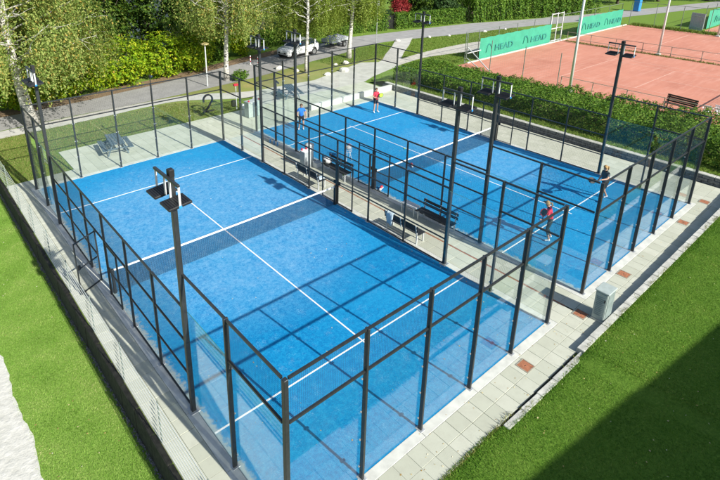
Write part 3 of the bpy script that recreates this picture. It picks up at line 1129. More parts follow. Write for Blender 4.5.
# boxes and bins by the far benches
b2 = thing('ball_box', 'slim grey metal box with small red caps on its lid', 'box', (11.40, 14.0, 0.042))
MB().bbox((0, 0, 0.46), (0.42, 0.42, 0.92), 0.015).build('box_body', 'pale_grey', b2)
MB().bbox((0, 0, 0.935), (0.46, 0.46, 0.035), 0.01).build('lid', 'white_plastic', b2)
for dx in (-0.15, 0.14):
    MB().tube([(dx, 0.1, 0.952), (dx, 0.1, 1.07)], 0.045, 8).build('red_cap', 'red_plastic', b2)
b3 = thing('waste_bin', 'tall round pale waste bin behind the slim grey box', 'bin', (12.02, 14.45, 0.042))
MB().tube([(0, 0, 0), (0, 0, .02), (0, 0, .95), (0, 0, 1.0), (0, 0, 1.04)], [.20, .22, .24, .23, .1], 18).build('bin_body', 'galv_pale', b3, True)
MB().tube([(0, 0, .93), (0, 0, .97)], .252, 18).build('rim', 'pale_grey', b3)
b4 = thing('small_crate', 'small white plastic crate on the slabs beside the round bin', 'crate', (11.92, 13.68, 0.042))
cm = MB()
for a in (-1, 1):
    cm.box((a * .17, 0, .14), (.012, .3, .26))
    cm.box((0, a * .15, .14), (.34, .012, .26))
cm.box((0, 0, .015), (.34, .3, .02))
cm.build('crate_body', 'white_plastic', b4)
MB().bbox((0, 0, 0.27), (.37, .33, .02), .005).build('crate_rim', 'pale_grey', b4)
b5 = thing('ball_basket', 'pale ball basket on a stand with red balls, inside the players court', 'basket', (13.75, 13.3, 0.045))
cm = MB()
for k in range(12):
    a = 2 * math.pi * k / 12
    cm.wire((.17 * math.cos(a), .17 * math.sin(a), .5), (.2 * math.cos(a), .2 * math.sin(a), .86), .012)
for z in (.5, .62, .74, .86):
    cm.tube([(.19 * math.cos(2 * math.pi * k / 12), .19 * math.sin(2 * math.pi * k / 12), z) for k in range(13)], .008, 5)
cm.build('basket_cage', 'galv_pale', b5)
for k in range(4):
    a = math.pi / 2 * k + .4
    MB().bar((.1 * math.cos(a), .1 * math.sin(a), .5), (.22 * math.cos(a), .22 * math.sin(a), 0), .02, .02).build('leg', 'galv_pale', b5)
MB().ball((0, 0, .72), .15, 10, 6, (1, 1, .8)).build('ball_heap', 'pale_grey', b5)
MB().bbox((0.03, 0, .885), (.14, .1, .05), .01).build('red_cover', 'red_plastic', b5)
for (x, y, rz, lb) in ((12.62, 9.72, .3, 'red and white ball tube lying at the foot of the net post'), (15.75, 10.55, .9, 'red and white ball tube lying on the blue turf near the net')):
    e = thing('ball_tube', lb, 'ball tube', (x, y, 0.046), rz)
    MB().tube([(-.16, 0, .05), (.16, 0, .05)], .05, 10).build('tube_body', 'white_plastic', e, True)
    MB().tube([(-.05, .0, .12), (.12, .02, .12)], .06, 10).build('red_cloth', 'red_plastic', e, True)
bl = MB().ball((17.24, 12.4, 0.075), .035, 8, 6).build('padel_ball', 'lime', smooth=True)
tag(bl, 'small yellow-green ball lying on the blue court behind the net', 'ball')
for k, yv in enumerate((17.95, 17.6, 17.3)):
    e = thing('blue_bottle', 'small blue bottle standing in a row by the court edge', 'bottle', (11.9 + .03 * k, yv, 0.045), group='blue bottles by the court edge')
    MB().tube([(0, 0, 0), (0, 0, .17), (0, 0, .22), (0, 0, .26)], [.04, .04, .03, .018], 8).build('bottle_body', 'blue_plastic', e, True)
    MB().tube([(0, 0, .26), (0, 0, .29)], .02, 8).build('cap', 'white_plastic', e)

# utility cabinet on the near walkway
uc = thing('utility_cabinet', 'grey-green louvred utility cabinet standing at the kerb', 'cabinet', (11.62, -1.02, 0.04))
MB().bbox((0, 0, 0.03), (0.56, 0.40, 0.06), 0.008).build('plinth', 'kerb', uc)
MB().bbox((0, 0, 0.56), (0.52, 0.38, 1.0), 0.012).build('cabinet_body', 'cabinet_grey', uc)
MB().bbox((0, 0, 1.085), (0.58, 0.44, 0.05), 0.014).build('cabinet_top', 'cabinet_grey', uc)
for sx_ in (-1,):
    MB().bbox((sx_ * 0.266, 0, 0.57), (0.014, 0.32, 0.90), 0.004).build('door', 'cabinet_grey', uc)
    for k in range(11):
        MB().box((sx_ * 0.276, 0, 0.25 + 0.064 * k), (0.014, 0.26, 0.035), Matrix.Rotation(R(25), 3, 'Y')).build('louvre', 'louvre', uc)
MB().bbox((-.28, -.12, .8), (.02, .03, .1), .004).build('handle', 'black_trim', uc)
MB().bbox((0, -0.197, 0.57), (0.44, 0.014, 0.90), 0.004).build('front_panel', 'louvre', uc)

# inspection covers
for i, (x, y) in enumerate(HOLES):
    lb = ['rusty square inspection cover in the slabs before the empty court', 'rusty square inspection cover in the slabs beside the utility cabinet',
          'rusty square inspection cover in the slabs below the players court, first past the cabinet', 'rusty square inspection cover beside the glass wall, second past the cabinet',
          'rusty square inspection cover at the corner by the stone wall'][i]
    e = thing('inspection_cover', lb, 'manhole cover', (x, y, 0.0445), 0, 'inspection covers in the walkway')
    fr = MB()
    for s in (-1, 1):
        fr.box((s * .185, 0, 0.004), (.03, .40, .012))
        fr.box((0, s * .185, 0.004), (.34, .03, .012))
    fr.build('cover_frame', 'rust_frame', e)
    MB().bbox((0, 0, 0.002), (.33, .33, .012), .004).build('cover_plate', 'rust', e)
    MB().box((0, 0, 0.0082), (.06, .02, .004)).build('lift_slot', 'black_trim', e)


# ---- picnic tables
def picnic(x, y, rz, label):
    e = thing('picnic_table', label, 'picnic table', (x, y, 0.03), rz, 'picnic tables behind the courts')
    for k in range(5):
        MB().bbox((-.30 + .15 * k, 0, .74), (.13, 1.8, .035), .006).build('top_plank', 'table_slat', e)
    for s in (-1, 1):
        for k in range(2):
            MB().bbox((s * (.62 + .13 * k), 0, .44), (.115, 1.8, .035), .006).build('seat_plank', 'table_slat', e)
        mb = MB()
        mb.bar((-.8, s * .65, .40), (.8, s * .65, .40), .05, .06)
        mb.bar((-.36, s * .65, .70), (.36, s * .65, .70), .05, .06)
        mb.bar((-.25, s * .65, .70), (-.55, s * .65, 0), .05, .06)
        mb.bar((.25, s * .65, .70), (.55, s * .65, 0), .05, .06)
        mb.build('leg_frame', 'table_slat', e)
    return e


picnic(4.55, 22.35, R(-8), 'grey-blue slatted picnic table on the slabs at the grass corner')
picnic(18.2, 24.5, R(-20), 'grey-blue slatted picnic table beside the standing numeral one')

# ---- big numerals 2 and 1
n2 = thing('numeral_two', 'large black metal numeral two standing on the grass edge', 'sign', (11.5, 25.3, 0.0))
pts = []
for k in range(15):
    a = R(200) - R(255) * k / 14
    pts.append((0.40 + 0.33 * math.cos(a), 0, 0.88 + 0.33 * math.sin(a)))
pts += [(0.42, 0, 0.33), (0.10, 0, 0.07)]
mb = MB()
for a, b_ in zip(pts[:-1], pts[1:]):
    d = (Vector(b_) - Vector(a)).normalized() * 0.018
    mb.bar(Vector(a) - d, Vector(b_) + d, 0.10, 0.10)
mb.build('digit_stroke', 'black_trim', n2)
MB().bbox((0.42, 0, 0.055), (0.86, 0.10, 0.09), 0.01).build('digit_foot', 'black_trim', n2)
n1 = thing('numeral_one', 'large black metal numeral one standing on the paved yard', 'sign', (17.5, 25.4, 0.02))
MB().bbox((0.05, 0, 0.6), (0.10, 0.10, 1.2), 0.008).build('digit_stroke', 'black_trim', n1)
MB().bar((0.07, 0, 1.17), (0.30, 0, 0.93), 0.10, 0.11).build('digit_flag', 'black_trim', n1)

# ---- service box, bin and pole behind the far end wall
sb = thing('service_box', 'blue-grey metal service box with red knobs behind the glass end wall', 'box', (13.75, 22.6, 0.042), R(4))
for k in range(3):
    MB().bbox((-.36 + .36 * k, 0, .52), (.345, .5, 1.0 + .05 * (k == 1)), .015).build('box_door', 'table_slat' if k == 1 else 'cabinet_grey', sb)
MB().bbox((0, 0, 1.06), (1.12, .54, .04), .01).build('box_lid', 'pale_grey', sb)
for s in (-.4, .4):
    MB().tube([(s, -.1, 1.08), (s, -.1, 1.16)], .05, 8).build('knob', 'red_plastic', sb)
pb = thing('waste_post', 'thin white post with a red top and black waste bag holder', 'bin', (13.6, 24.45, 0.02))
MB().tube([(0, 0, 0), (0, 0, 1.75)], .03, 8).build('post', 'galv_pale', pb)
MB().bbox((0.0, 0, 1.78), (.32, .2, .14), .02).build('red_top', 'red_plastic', pb)
MB().bbox((-.26, -.05, .52), (.3, .28, .46), .05).build('bag_holder', 'black_trim', pb)
MB().bbox((0.32, -.3, .25), (.16, .16, .4), .03).build('white_canister', 'white_plastic', pb)
LB = thing('low_wall', 'low pale concrete wall along the far walkway, meeting the stone wall', 'wall', (0, 21.15, 0.0))
for k in range(8):
    MB().bbox((17.9 + 1.0 * k, 0, .21), (.994, .24, .46), .012).build('wall_block', 'beam', LB)

# ---- sports hall behind the photographer; it throws the long shadow on the bank
hd = Vector((0.9964, -0.085, 0))
hall = thing('sports_hall', 'long flat-roofed grey sports hall across the grass bank', 'building', (6.45, -13.2, 0), math.atan2(hd.y, hd.x))
MB().box((18, -12, 3.55), (90, 24, 6.5)).build('wall', 'hall_wall', hall)
MB().bbox((18, -11.9, 6.9), (90.6, 24.2, 0.2), 0.03).build('roof', 'hall_roof', hall)
MB().box((18, -12, .15), (90.2, 24.2, .34)).build('plinth', 'hall_roof', hall)
for k in range(16):
    wdw = MB().box((-22 + 5.2 * k, 0.02, 4.6), (3.6, 0.08, 1.4)).build('window', 'window_dark', hall)
    MB().box((-22 + 5.2 * k, 0.06, 3.86), (3.8, 0.16, 0.06)).build('sill', 'galv_pale', wdw)
MB().box((2, 0.03, 1.45), (2.4, 0.1, 2.3)).build('door', 'window_dark', hall)

# ================================================================== PEOPLE
def person(name, label, loc, rz, J, mats, hair, pony=True, height=1.7, cap=None):
    """J: joint positions (local, facing +y). one skinned surface; clothing by bone"""
    k = height / 1.7
    V, E, RAD, idx = [], [], [], {}

    def jv(n, p, r):
        idx[n] = len(V)
        V.append(Vector(p) * k)
        RAD.append(r * k)

    base = dict(pelvis=(0, 0, .93), spine=(0, .0, 1.10), chest=(0, .0, 1.28), neck0=(0, -.01, 1.42), neck=(0, 0, 1.48), head=(0, .015, 1.56), crown=(0, .01, 1.645),
                shL=(-.165, 0, 1.37), elL=(-.23, -.02, 1.12), wrL=(-.24, .06, .89), haL=(-.24, .08, .82),
                shR=(.165, 0, 1.37), elR=(.23, -.02, 1.12), wrR=(.24, .06, .89), haR=(.24, .08, .82),
                hiL=(-.085, 0, .86), knL=(-.10, .02, .48), anL=(-.11, -.01, .09), heL=(-.11, -.04, .04), toL=(-.12, .15, .035),
                hiR=(.085, 0, .86), knR=(.10, .02, .48), anR=(.11, -.01, .09), heR=(.11, -.04, .04), toR=(.12, .15, .035))
    base.update(J)
    rad = dict(pelvis=.145, spine=.13, chest=.15, neck0=.07, neck=.048, head=.088, crown=.068, sh=.072, el=.046, wr=.028, ha=.036, hi=.095, kn=.058, an=.036, he=.036, to=.034)
    for n, p in base.items():
        jv(n, p, rad.get(n) or rad[n[:2]])
    B = [('pelvis', 'spine', 'shirt'), ('spine', 'chest', 'shirt'), ('chest', 'neck0', 'shirt'), ('neck0', 'neck', 'skin'), ('neck', 'head', 'skin'), ('head', 'crown', 'skin')]
    for s in 'LR':
        B += [('chest', 'sh' + s, 'shirt'), ('sh' + s, 'el' + s, 'sleeve'), ('el' + s, 'wr' + s, 'skin'), ('wr' + s, 'ha' + s, 'skin'),
              ('pelvis', 'hi' + s, 'shorts'), ('hi' + s, 'kn' + s, 'thigh'), ('kn' + s, 'an' + s, 'calf'), ('an' + s, 'he' + s, 'shoe'), ('an' + s, 'to' + s, 'shoe')]
    E = [(idx[a], idx[b_]) for a, b_, _ in B]
    me = bpy.data.meshes.new('tmp')
    me.from_pydata(V, E, [])
    o = bpy.data.objects.new('tmp', me)
    sc.collection.objects.link(o)
    o.modifiers.new('skin', 'SKIN')
    for i, sv in enumerate(me.skin_vertices[0].data):
        sv.radius = (RAD[i], RAD[i])
        sv.use_root = (i == 0)
    for nme in ('head', 'crown'):
        r = RAD[idx[nme]]
    s = o.modifiers.new('sub', 'SUBSURF')
    s.levels = s.render_levels = 2
    dg = bpy.context.evaluated_depsgraph_get()
    dg.update()
    bm_ = bpy.data.meshes.new_from_object(o.evaluated_get(dg))
    bpy.data.objects.remove(o)
    bmm = bmesh.new()
    bmm.from_mesh(bm_)
    # fingers: four and a thumb per hand, rooted in the palm, slightly curled
    nb = len(bmm.faces)
    ex = MB()
    for sd in 'LR':
        h = V[idx['ha' + sd]]
        d = (h - V[idx['wr' + sd]]).normalized()
        a = Vector((0, 0, 1)) if abs(d.z) < .9 else Vector((0, 1, 0))
        sx_ = d.cross(a).normalized()
        sz = sx_.cross(d)
        for q in range(4):
            off = sx_ * (-.024 + .016 * q)
            L = (.062, .072, .068, .052)[q]
            ex.tube([h + off, h + off + d * (.03 + L * .5) - sz * .008, h + off * .95 + d * (.03 + L) - sz * .03], [.0095, .0085, .006], 6)
        tb = sx_ * (.03 if sd == 'L' else -.03)
        ex.tube([h + tb * .7 - d * .02, h + tb * 1.7 + d * .012 - sz * .01, h + tb * 1.8 + d * .04 - sz * .025], [.011, .010, .007], 6)
    hc, hn = V[idx['head']], V[idx['crown']]
    # nose, ears, brow
    fwd = Vector((0, 1, 0))
    if 'face' in mats:
        fwd = Vector(mats['face']).normalized()
    sd = fwd.cross(Vector((0, 0, 1))).normalized()
    hcn = (hc + hn) / 2
    ex.tube([hcn + fwd * .075 + Vector((0, 0, .015)), hcn + fwd * .105 - Vector((0, 0, .018)), hcn + fwd * .08 - Vector((0, 0, .028))], [.008, .014, .006], 6)
    for q in (-1, 1):
        ex.ball(tuple(hcn + sd * q * .084 - Vector((0, 0, .01))), .024, 6, 5, (.5, .7, 1.1))
    nm = ex.mesh('x', 'skin')
    bmm.from_mesh(nm)
    slots = ['skin', mats['shirt'], mats['shorts'], 'shoe', mats['hair']]
    bmm.faces.ensure_lookup_table()
    segs = [(V[idx[a]], V[idx[b_]], t) for a, b_, t in B]
    for i, f in enumerate(bmm.faces):
        f.smooth = True
        if i >= nb:
            f.material_index = 0
            continue
        c = f.calc_center_median()
        bd, bt_, btt = 9, None, 0
        for p, q, t in segs:
            d = q - p
            tt = max(0, min(1, (c - p).dot(d) / d.dot(d)))
            ds = (p + d * tt - c).length
            if t in ('shirt', 'shorts'):
                ds *= 0.72
            if ds < bd:
                bd, bt_, btt = ds, t, tt
        mi = {'skin': 0, 'shirt': 1, 'shorts': 2, 'shoe': 3}.get(bt_, 0)
        if bt_ == 'sleeve':
            mi = 1 if btt < .62 else 0
        if bt_ == 'thigh':
            mi = 2 if btt < mats.get('leg', .62) else 0
        if bt_ == 'calf':
            mi = 2 if btt < mats.get('leg', .62) - 1 else (3 if btt > .93 else 0)
        if bt_ == 'shirt' and c.z < .93 * k:
            mi = 2
        f.material_index = mi
    out = bpy.data.meshes.new(name)
    bmm.to_mesh(out)
    bmm.free()
    for q in slots:
        out.materials.append(MAT[q])
    e = thing(name, label, 'person', loc, rz)
    e['group'] = 'padel players'
    link('body', out, e)
    # hair: a cap over the skull, back and sides lower than the forehead
    hm = MB()
    seg, rg = 14, 8
    vs, fs = [], []
    for j in range(rg + 1):
        for i in range(seg):
            an = 2 * math.pi * i / seg
            dirv = fwd * math.cos(an) + sd * math.sin(an)
            low = 0.30 if math.cos(an) > .45 else (-.55 if math.cos(an) < 0 else -.2)
            el = math.pi / 2 + (math.asin(low) - math.pi / 2) * j / rg
            rr = .101 * k
            vs.append(hcn + Vector((0, 0, .008)) + dirv * (rr * math.cos(el)) + Vector((0, 0, rr * 1.12 * math.sin(el))))
    for j in range(rg):
        for i in range(seg):
            fs.append((j * seg + i, (j + 1) * seg + i, (j + 1) * seg + (i + 1) % seg, j * seg + (i + 1) % seg))
    hm.add(vs, fs)
    if pony:
        b0 = hcn - fwd * .09 + Vector((0, 0, .04))
        hm.tube([b0, b0 - fwd * .06 + Vector((0, 0, .0)), b0 - fwd * .085 - Vector((0, 0, .09)), b0 - fwd * .06 - Vector((0, 0, .2))], [.02, .034, .032, .01], 8)
    hm.build('hair', hair, e, True)
    if cap:
        vm = MB()
        b0 = hcn + fwd * .08 + Vector((0, 0, .045))
        vm.prism([(-.07, 0), (.07, 0), (.06, .07), (0, .095), (-.06, .07)], 0, .012)
        A = Matrix((sd, fwd, Vector((0, 0, 1)))).transposed()
        vm.v = [tuple(b0 + A @ Vector(v)) for v in vm.v]
        vm.build('cap_peak', cap, e)
    return e


def racket(label, grip, head, normal, rim, face):
    """world points: grip end, centre of the head"""
    g0, h0 = Vector(grip), Vector(head)
    d = (h0 - g0).normalized()
    n = Vector(normal)
    n = (n - d * n.dot(d)).normalized()
    s = d.cross(n)
    e = thing('padel_racket', label, 'racket', g0)
    a = .135
    mb = MB()
    P = [h0 + (d * (math.cos(t) * .155) + s * (math.sin(t) * a)) - g0 for t in [2 * math.pi * i / 20 for i in range(20)]]
    mb.add([p + n * .013 for p in P] + [p - n * .013 for p in P], [tuple(range(20)), tuple(range(39, 19, -1))])
    mb.build('face', face, e)
    rm = MB()
    rm.tube([p for p in P + [P[0]]], .018, 6, False)
    rm.build('rim', rim, e, True)
    MB().tube([Vector((0, 0, 0)), (h0 - g0) - d * .145], [.017, .016], 8).build('grip', 'racket_black', e)
    fk = MB()
    for q in (-1, 1):
        fk.bar(h0 - g0 - d * .235, h0 - g0 - d * .12 + s * (q * .085), .02, .02)
    fk.build('throat', rim, e)
    return e


TZ = 0.043


def wpt(loc, rz, p, k=1.0):
    c, s = math.cos(rz), math.sin(rz)
    return (loc[0] + (p[0] * c - p[1] * s) * k, loc[1] + (p[0] * s + p[1] * c) * k, loc[2] + p[2] * k)


# far player in red, racket held across the chest, facing the net
l1, r1 = (20.55, 18.0, TZ), R(172)
person('person', 'player in red shirt and navy shorts holding a lime racket across the chest', l1, r1,
       dict(elL=(-.25, .03, 1.13), wrL=(-.10, .20, 1.10), haL=(-.05, .25, 1.11), elR=(.26, .03, 1.13), wrR=(.12, .21, 1.08), haR=(.07, .25, 1.10),
            knL=(-.13, .02, .48), anL=(-.15, -.02, .09), heL=(-.15, -.05, .04), toL=(-.19, .14, .035), knR=(.13, .02, .48), anR=(.15, -.02, .09), heR=(.15, -.05, .04), toR=(.19, .14, .035)),
       dict(shirt='shirt_red', shorts='shorts_dark', hair='hair_brown', leg=.6), 'hair_brown', False, 1.72)
racket('lime padel racket held across the chest of the player in red', wpt(l1, r1, (.09, .25, 1.10)), wpt(l1, r1, (-.20, .27, 1.26)), wpt((0, 0, 0), r1, (0, 1, .2)), 'racket_black', 'lime')
# player in blue, back half turned
l2, r2_ = (14.65, 18.55, TZ), R(150)
person('person', 'player in royal blue shirt and dark shorts standing in the far corner', l2, r2_,
       dict(elL=(-.28, -.03, 1.13), wrL=(-.27, .10, .93), haL=(-.26, .14, .87), elR=(.28, -.02, 1.13), wrR=(.24, .14, .96), haR=(.22, .19, .93), knL=(-.12, .06, .48), knR=(.13, .05, .48), anR=(.16, -.03, .09), heR=(.16, -.06, .04), toR=(.2, .13, .035)),
       dict(shirt='shirt_blue', shorts='shorts_dark', hair='hair_brown', leg=.62), 'hair_brown', False, 1.66)
racket('dark padel racket hanging from the hand of the player in blue', wpt(l2, r2_, (.22, .19, .95)), wpt(l2, r2_, (.16, .42, .78)), wpt((0, 0, 0), r2_, (1, .3, 0)), 'racket_black', 'racket_black')
# player in red by the side glass, seen from behind
l3, r3_ = (14.62, 2.42, TZ), R(28)
person('person', 'player in red shirt, dark leggings and cap seen from behind by the side glass', l3, r3_,
       dict(spine=(0, .05, 1.09), chest=(0, .11, 1.26), neck0=(0, .14, 1.39), neck=(0, .165, 1.45), head=(0, .20, 1.53), crown=(0, .20, 1.61), shL=(-.165, .11, 1.34), shR=(.165, .11, 1.34),
            elL=(-.30, .13, 1.12), wrL=(-.36, .28, 1.02), haL=(-.38, .34, 1.03), elR=(.25, .14, 1.10), wrR=(.10, .32, 1.02), haR=(.05, .37, 1.03),
            knL=(-.13, .10, .49), anL=(-.14, -.04, .09), heL=(-.14, -.07, .04), toL=(-.17, .12, .035), knR=(.13, .07, .49), anR=(.16, -.10, .09), heR=(.16, -.13, .04), toR=(.2, .06, .035)),
       dict(shirt='shirt_red', shorts='leggings', hair='hair_blond', leg=1.45), 'hair_blond', True, 1.72, 'black_trim')
racket('black padel racket with red rim raised by the player in leggings', wpt(l3, r3_, (-.37, .33, 1.00)), wpt(l3, r3_, (-.36, .30, 1.36)), (-.55, -.6, .5), 'red_plastic', 'racket_black')
# player in dark grey stepping to the side, racket out
l4, r4_ = (19.72, 2.58, TZ), R(62)
person('person', 'fair-haired player in dark grey shirt and shorts stepping with racket stretched out', l4, r4_,
       dict(spine=(0, .03, 1.10), chest=(0, .06, 1.28), neck0=(0, .08, 1.42), neck=(0, .10, 1.48), head=(0, .13, 1.56), crown=(0, .13, 1.645), shL=(-.165, .06, 1.36), shR=(.165, .06, 1.36),
            elL=(-.30, .18, 1.20), wrL=(-.28, .42, 1.17), haL=(-.27, .49, 1.17), elR=(.26, .02, 1.12), wrR=(.20, .18, .96), haR=(.19, .23, .91),
            knL=(-.13, .18, .49), anL=(-.16, .20, .09), heL=(-.16, .17, .04), toL=(-.18, .36, .035), knR=(.10, -.06, .49), anR=(.12, -.30, .12), heR=(.12, -.36, .08), toR=(.14, -.17, .035)),
       dict(shirt='shirt_dark', shorts='shorts_dark', hair='hair_blond', leg=.58), 'hair_blond', True, 1.74)
racket('black padel racket stretched out by the player in dark grey', wpt(l4, r4_, (-.27, .47, 1.17)), wpt(l4, r4_, (-.24, .93, 1.20)), (-.3, -.6, .7), 'racket_black', 'racket_black')

# ================================================================== TENNIS SIDE
def text_mesh(body, size, sx_, ext=0.004):
    c = bpy.data.curves.new('t', 'FONT')
    c.body = body
    c.size = size
    c.extrude = ext
    c.offset = 0.012 * size
    o = bpy.data.objects.new('t', c)
    sc.collection.objects.link(o)
    dg = bpy.context.evaluated_depsgraph_get()
    dg.update()
    me = bpy.data.meshes.new_from_object(o.evaluated_get(dg))
    bpy.data.objects.remove(o)
    me.transform(Matrix.Diagonal((sx_, 1, 1, 1)))
    me.transform(Matrix.Rotation(R(90), 4, 'X'))
    me.materials.clear()
    me.materials.append(MAT['banner_ink'])
    return me


def banner(x0, x1, y, zt, marks, label):
    e = thing('windscreen_banner', label, 'banner', (x0, y, 0), group='green banners on the tennis fence')
    mb = MB()
    n = 40
    V = []
    for i in range(n + 1):
        x = (x1 - x0) * i / n
        for j in range(9):
            z = 0.04 + (zt - 0.04) * j / 8
            V.append((x, 0.02 * math.sin(x * 2.3 + j * .4) * math.sin(math.pi * j / 8), z + (0.03 * math.cos(x * 4.2) if j == 8 else 0)))
    mb.add(V, [(i * 9 + j, i * 9 + 9 + j, i * 9 + 10 + j, i * 9 + j + 1) for i in range(n) for j in range(8)])
    mb.build('cloth', 'banner', e, True)
    for x in marks:
        # two-pronged emblem, then the word
        am = MB()
        P = [(x - .48, 0, .62), (x - .33, 0, 1.15), (x - .18, 0, 1.34), (x, 0, 1.40), (x + .18, 0, 1.34), (x + .33, 0, 1.15), (x + .48, 0, .62)]
        for q, (a, b_) in enumerate(zip(P[:-1], P[1:])):
            wd = .07 if q in (0, 5) else .12
            am.bar(Vector(a) + Vector((0, -.045, 0)), Vector(b_) + Vector((0, -.045, 0)), .012, wd) if False else am.bar((a[0], -.045, a[2]), (b_[0], -.045, b_[2]), .01, wd)
        am.build('emblem', 'banner_ink', e)
        t = link('lettering', text_mesh('HEAD', 0.86, 1.42), e, (x + 0.95, -.045, .62))
    return e


banner(39.3, 52.35, 22.92, 2.08, (1.5, 8.0), 'green tennis banner with two dark emblems, beside the corner brace')
banner(58.5, 70.2, 22.92, 2.15, (1.4, 7.2), 'green tennis banner past the wire gate, beyond the other banner')
banner(76.3, 92, 15.15, 2.3, (3.0,), 'green tennis banner along the third clay court')


def fence(name, pts, h, label, pitch=0.14, mat='green_pole', rails=(1.0,), wires=True, pr=0.035, t=0.006, cat='fence'):
    e = thing(name, label, cat, (pts[0][0], pts[0][1], 0))
    o = Vector((pts[0][0], pts[0][1], 0))
    for (x, y) in pts:
        MB().tube([(x - o.x, y - o.y, -0.1), (x - o.x, y - o.y, h)], pr, 8).build('post', mat, e)
    for (a, b_) in zip(pts[:-1], pts[1:]):
        A, B_ = Vector((a[0], a[1], 0)) - o, Vector((b_[0], b_[1], 0)) - o
        for f in rails:
            MB().tube([A + Vector((0, 0, h * f - .03)), B_ + Vector((0, 0, h * f - .03))], pr * .7, 6).build('rail', mat, e)
        if wires:
            mb = MB()
            L = (B_ - A).length
            d = (B_ - A) / L
            n = int(L / pitch)
            for i in range(1, n):
                p = A + d * (i * L / n)
                mb.wire(p + Vector((0, 0, .05)), p + Vector((0, 0, h - .03)), t)
            for j in range(1, int(h / pitch)):
                mb.wire(A + Vector((0, 0, j * pitch)), B_ + Vector((0, 0, j * pitch)), t)
            mb.build('wire_mesh', mat, e)
    return e


fence('tennis_fence', [(37.3, 23.1)] + [(39.3 + 3.25 * i, 23.1) for i in range(5)], 2.9, 'tall wire tennis fence carrying the banner near its braced corner', 0.2, t=0.0032)
fence('tennis_fence', [(55.1 + 3.78 * i, 23.1) for i in range(5)], 2.9, 'tall wire tennis fence carrying the banner past the gate', 0.2, t=0.0032)
fence('tennis_fence', [(37.25, 22.9), (36.1, 19.6), (36.0, 16.4), (36.0, 13.4)], 2.8, 'tall wire fence return between clay court and hedge', 0.2, t=0.0026, rails=())
fence('low_fence', [(35.95, 13.1 - 2.42 * i) for i in range(9)], 1.05, 'low pipe fence between the hedge and the first clay court', rails=(1.0,), wires=False, mat='rust_frame', pr=0.03)
fence('low_fence', [(55.0, 22.3 - 2.6 * i) for i in range(10)], 1.05, 'low pipe fence dividing the two clay courts', rails=(1.0, .35), wires=False, mat='rust_frame', pr=0.035)
fence('tennis_fence', [(72.4, 22.8 - 3.0 * i) for i in range(6)], 3.0, 'tall wire fence closing the far side of the clay courts', 0.2, t=0.0032)
fence('tennis_fence', [(75.6 + 3.6 * i, 15.3) for i in range(6)], 3.0, 'tall wire fence behind the third clay court', 0.2, t=0.0032)
ed = thing('court_edging', 'pale kerb line along the foot of the tennis banners', 'kerb', (37.3, 22.78, 0))
for k in range(17):
    MB().bbox((1.0 + 2.02 * k, 0, .06), (2.0, .14, .14), .015).build('kerb_stone', 'kerb', ed)
pg = thing('pale_gate', 'pale boarded gate panel in the far tennis fence', 'gate', (73.9, 15.6, 0), R(70))
for k in range(7):
    MB().bbox((-.75 + .25 * k, 0, 1.1), (.235, .05, 2.1), .01).build('gate_board', 'pale_grey', pg)
for z in (.4, 1.8):
    MB().bbox((0, .05, z), (1.8, .05, .1), .01).build('cross_rail', 'galv', pg)
br = thing('corner_brace', 'white diagonal pipe brace at the corner of the tennis fence', 'brace', (37.2, 23.0, 0))
MB().tube([(0.1, -.15, 1.5), (-1.0, -3.4, 0.05)], .045, 8).build('brace_pipe', 'galv_pale', br)
MB().tube([(0.1, -.15, .95), (2.1, -.2, 1.0)], .045, 8).build('rail_pipe', 'galv_pale', br)
MB().tube([(0.1, -.15, .5), (-.6, -1.9, 0.05)], .04, 8).build('brace_pipe', 'galv_pale', br)
# wire gate between the banners
gt = thing('tennis_gate', 'tall pale steel gate with wire infill between the two banners', 'gate', (52.45, 23.08, 0))
for x in (0, 1.25, 2.5):
    MB().bbox((x, 0, 1.6), (.11, .08, 3.2), .01).build('gate_post', 'galv_pale', gt)
for x0 in (0.05, 1.3):
    mb = MB()
    for z in (.15, 1.5, 3.1):
        mb.bar((x0, 0, z), (x0 + 1.15, 0, z), .06, .07)
    mb.build('gate_frame', 'galv_pale', gt)
    link('gate_mesh', wire_panel(1.12, 2.9, 'gate_mesh', 0.16, 0.006, 'green_pole'), gt, (x0 + .575, 0.02, .15))
for (x, y, lb) in ((35.65, 12.2, 'tall pale lamp pole rising from the low fence by the hedge'), (55.2, 13.05, 'tall pale lamp pole on the fence dividing the clay courts'), (71.3, 12.5, 'tall pale lamp pole at the far edge of the clay courts')):
    e = thing('lamp_pole', lb, 'lamp pole', (x, y, 0), group='lamp poles of the tennis courts')
    MB().tube([(0, 0, 0), (0, 0, 5), (0, 0, 10.5)], [.11, .09, .07], 12).build('pole', 'galv_pale', e, True)
    MB().bbox((0, 0, .08), (.4, .4, .16), .02).build('footing', 'kerb', e)
    MB().bbox((0.5, 0, 10.5), (1.2, .35, .14), .04).build('lamp_head', 'pale_grey', e)
tn = thing('tennis_net', 'dark tennis net with white band across the first clay court', 'net', (38.6, 3.1, 0))
for x in (0, 12.8):
    MB().tube([(x, 0, 0), (x, 0, 1.07)], .045, 10).build('net_post', 'green_pole', tn)
mb = MB()
for i in range(128):
    mb.wire((.1 * i, 0, .03), (.1 * i, 0, .98), .008)
for j in range(10):
    mb.wire((0, .004, .05 + .1 * j), (12.8, .004, .05 + .1 * j), .008)
mb.build('net_mesh', 'net_mesh', tn)
MB().bar((0, 0, 1.0), (12.8, 0, 1.0), .03, .07).build('tape', 'net_tape', tn)
tb = thing('court_bench', 'dark wooden bench with slatted back beside the first clay court', 'bench', (36.9, 5.2, 0), R(-100))
for k in range(4):
    MB().bbox((0, .24 + .02 * k, .55 + .13 * k), (2.0, .03, .115), .006).build('back_slat', 'wood_dark', tb)
for k in range(3):
    MB().bbox((0, -.15 + .14 * k, .45), (2.0, .125, .035), .006).build('seat_slat', 'wood_dark', tb)
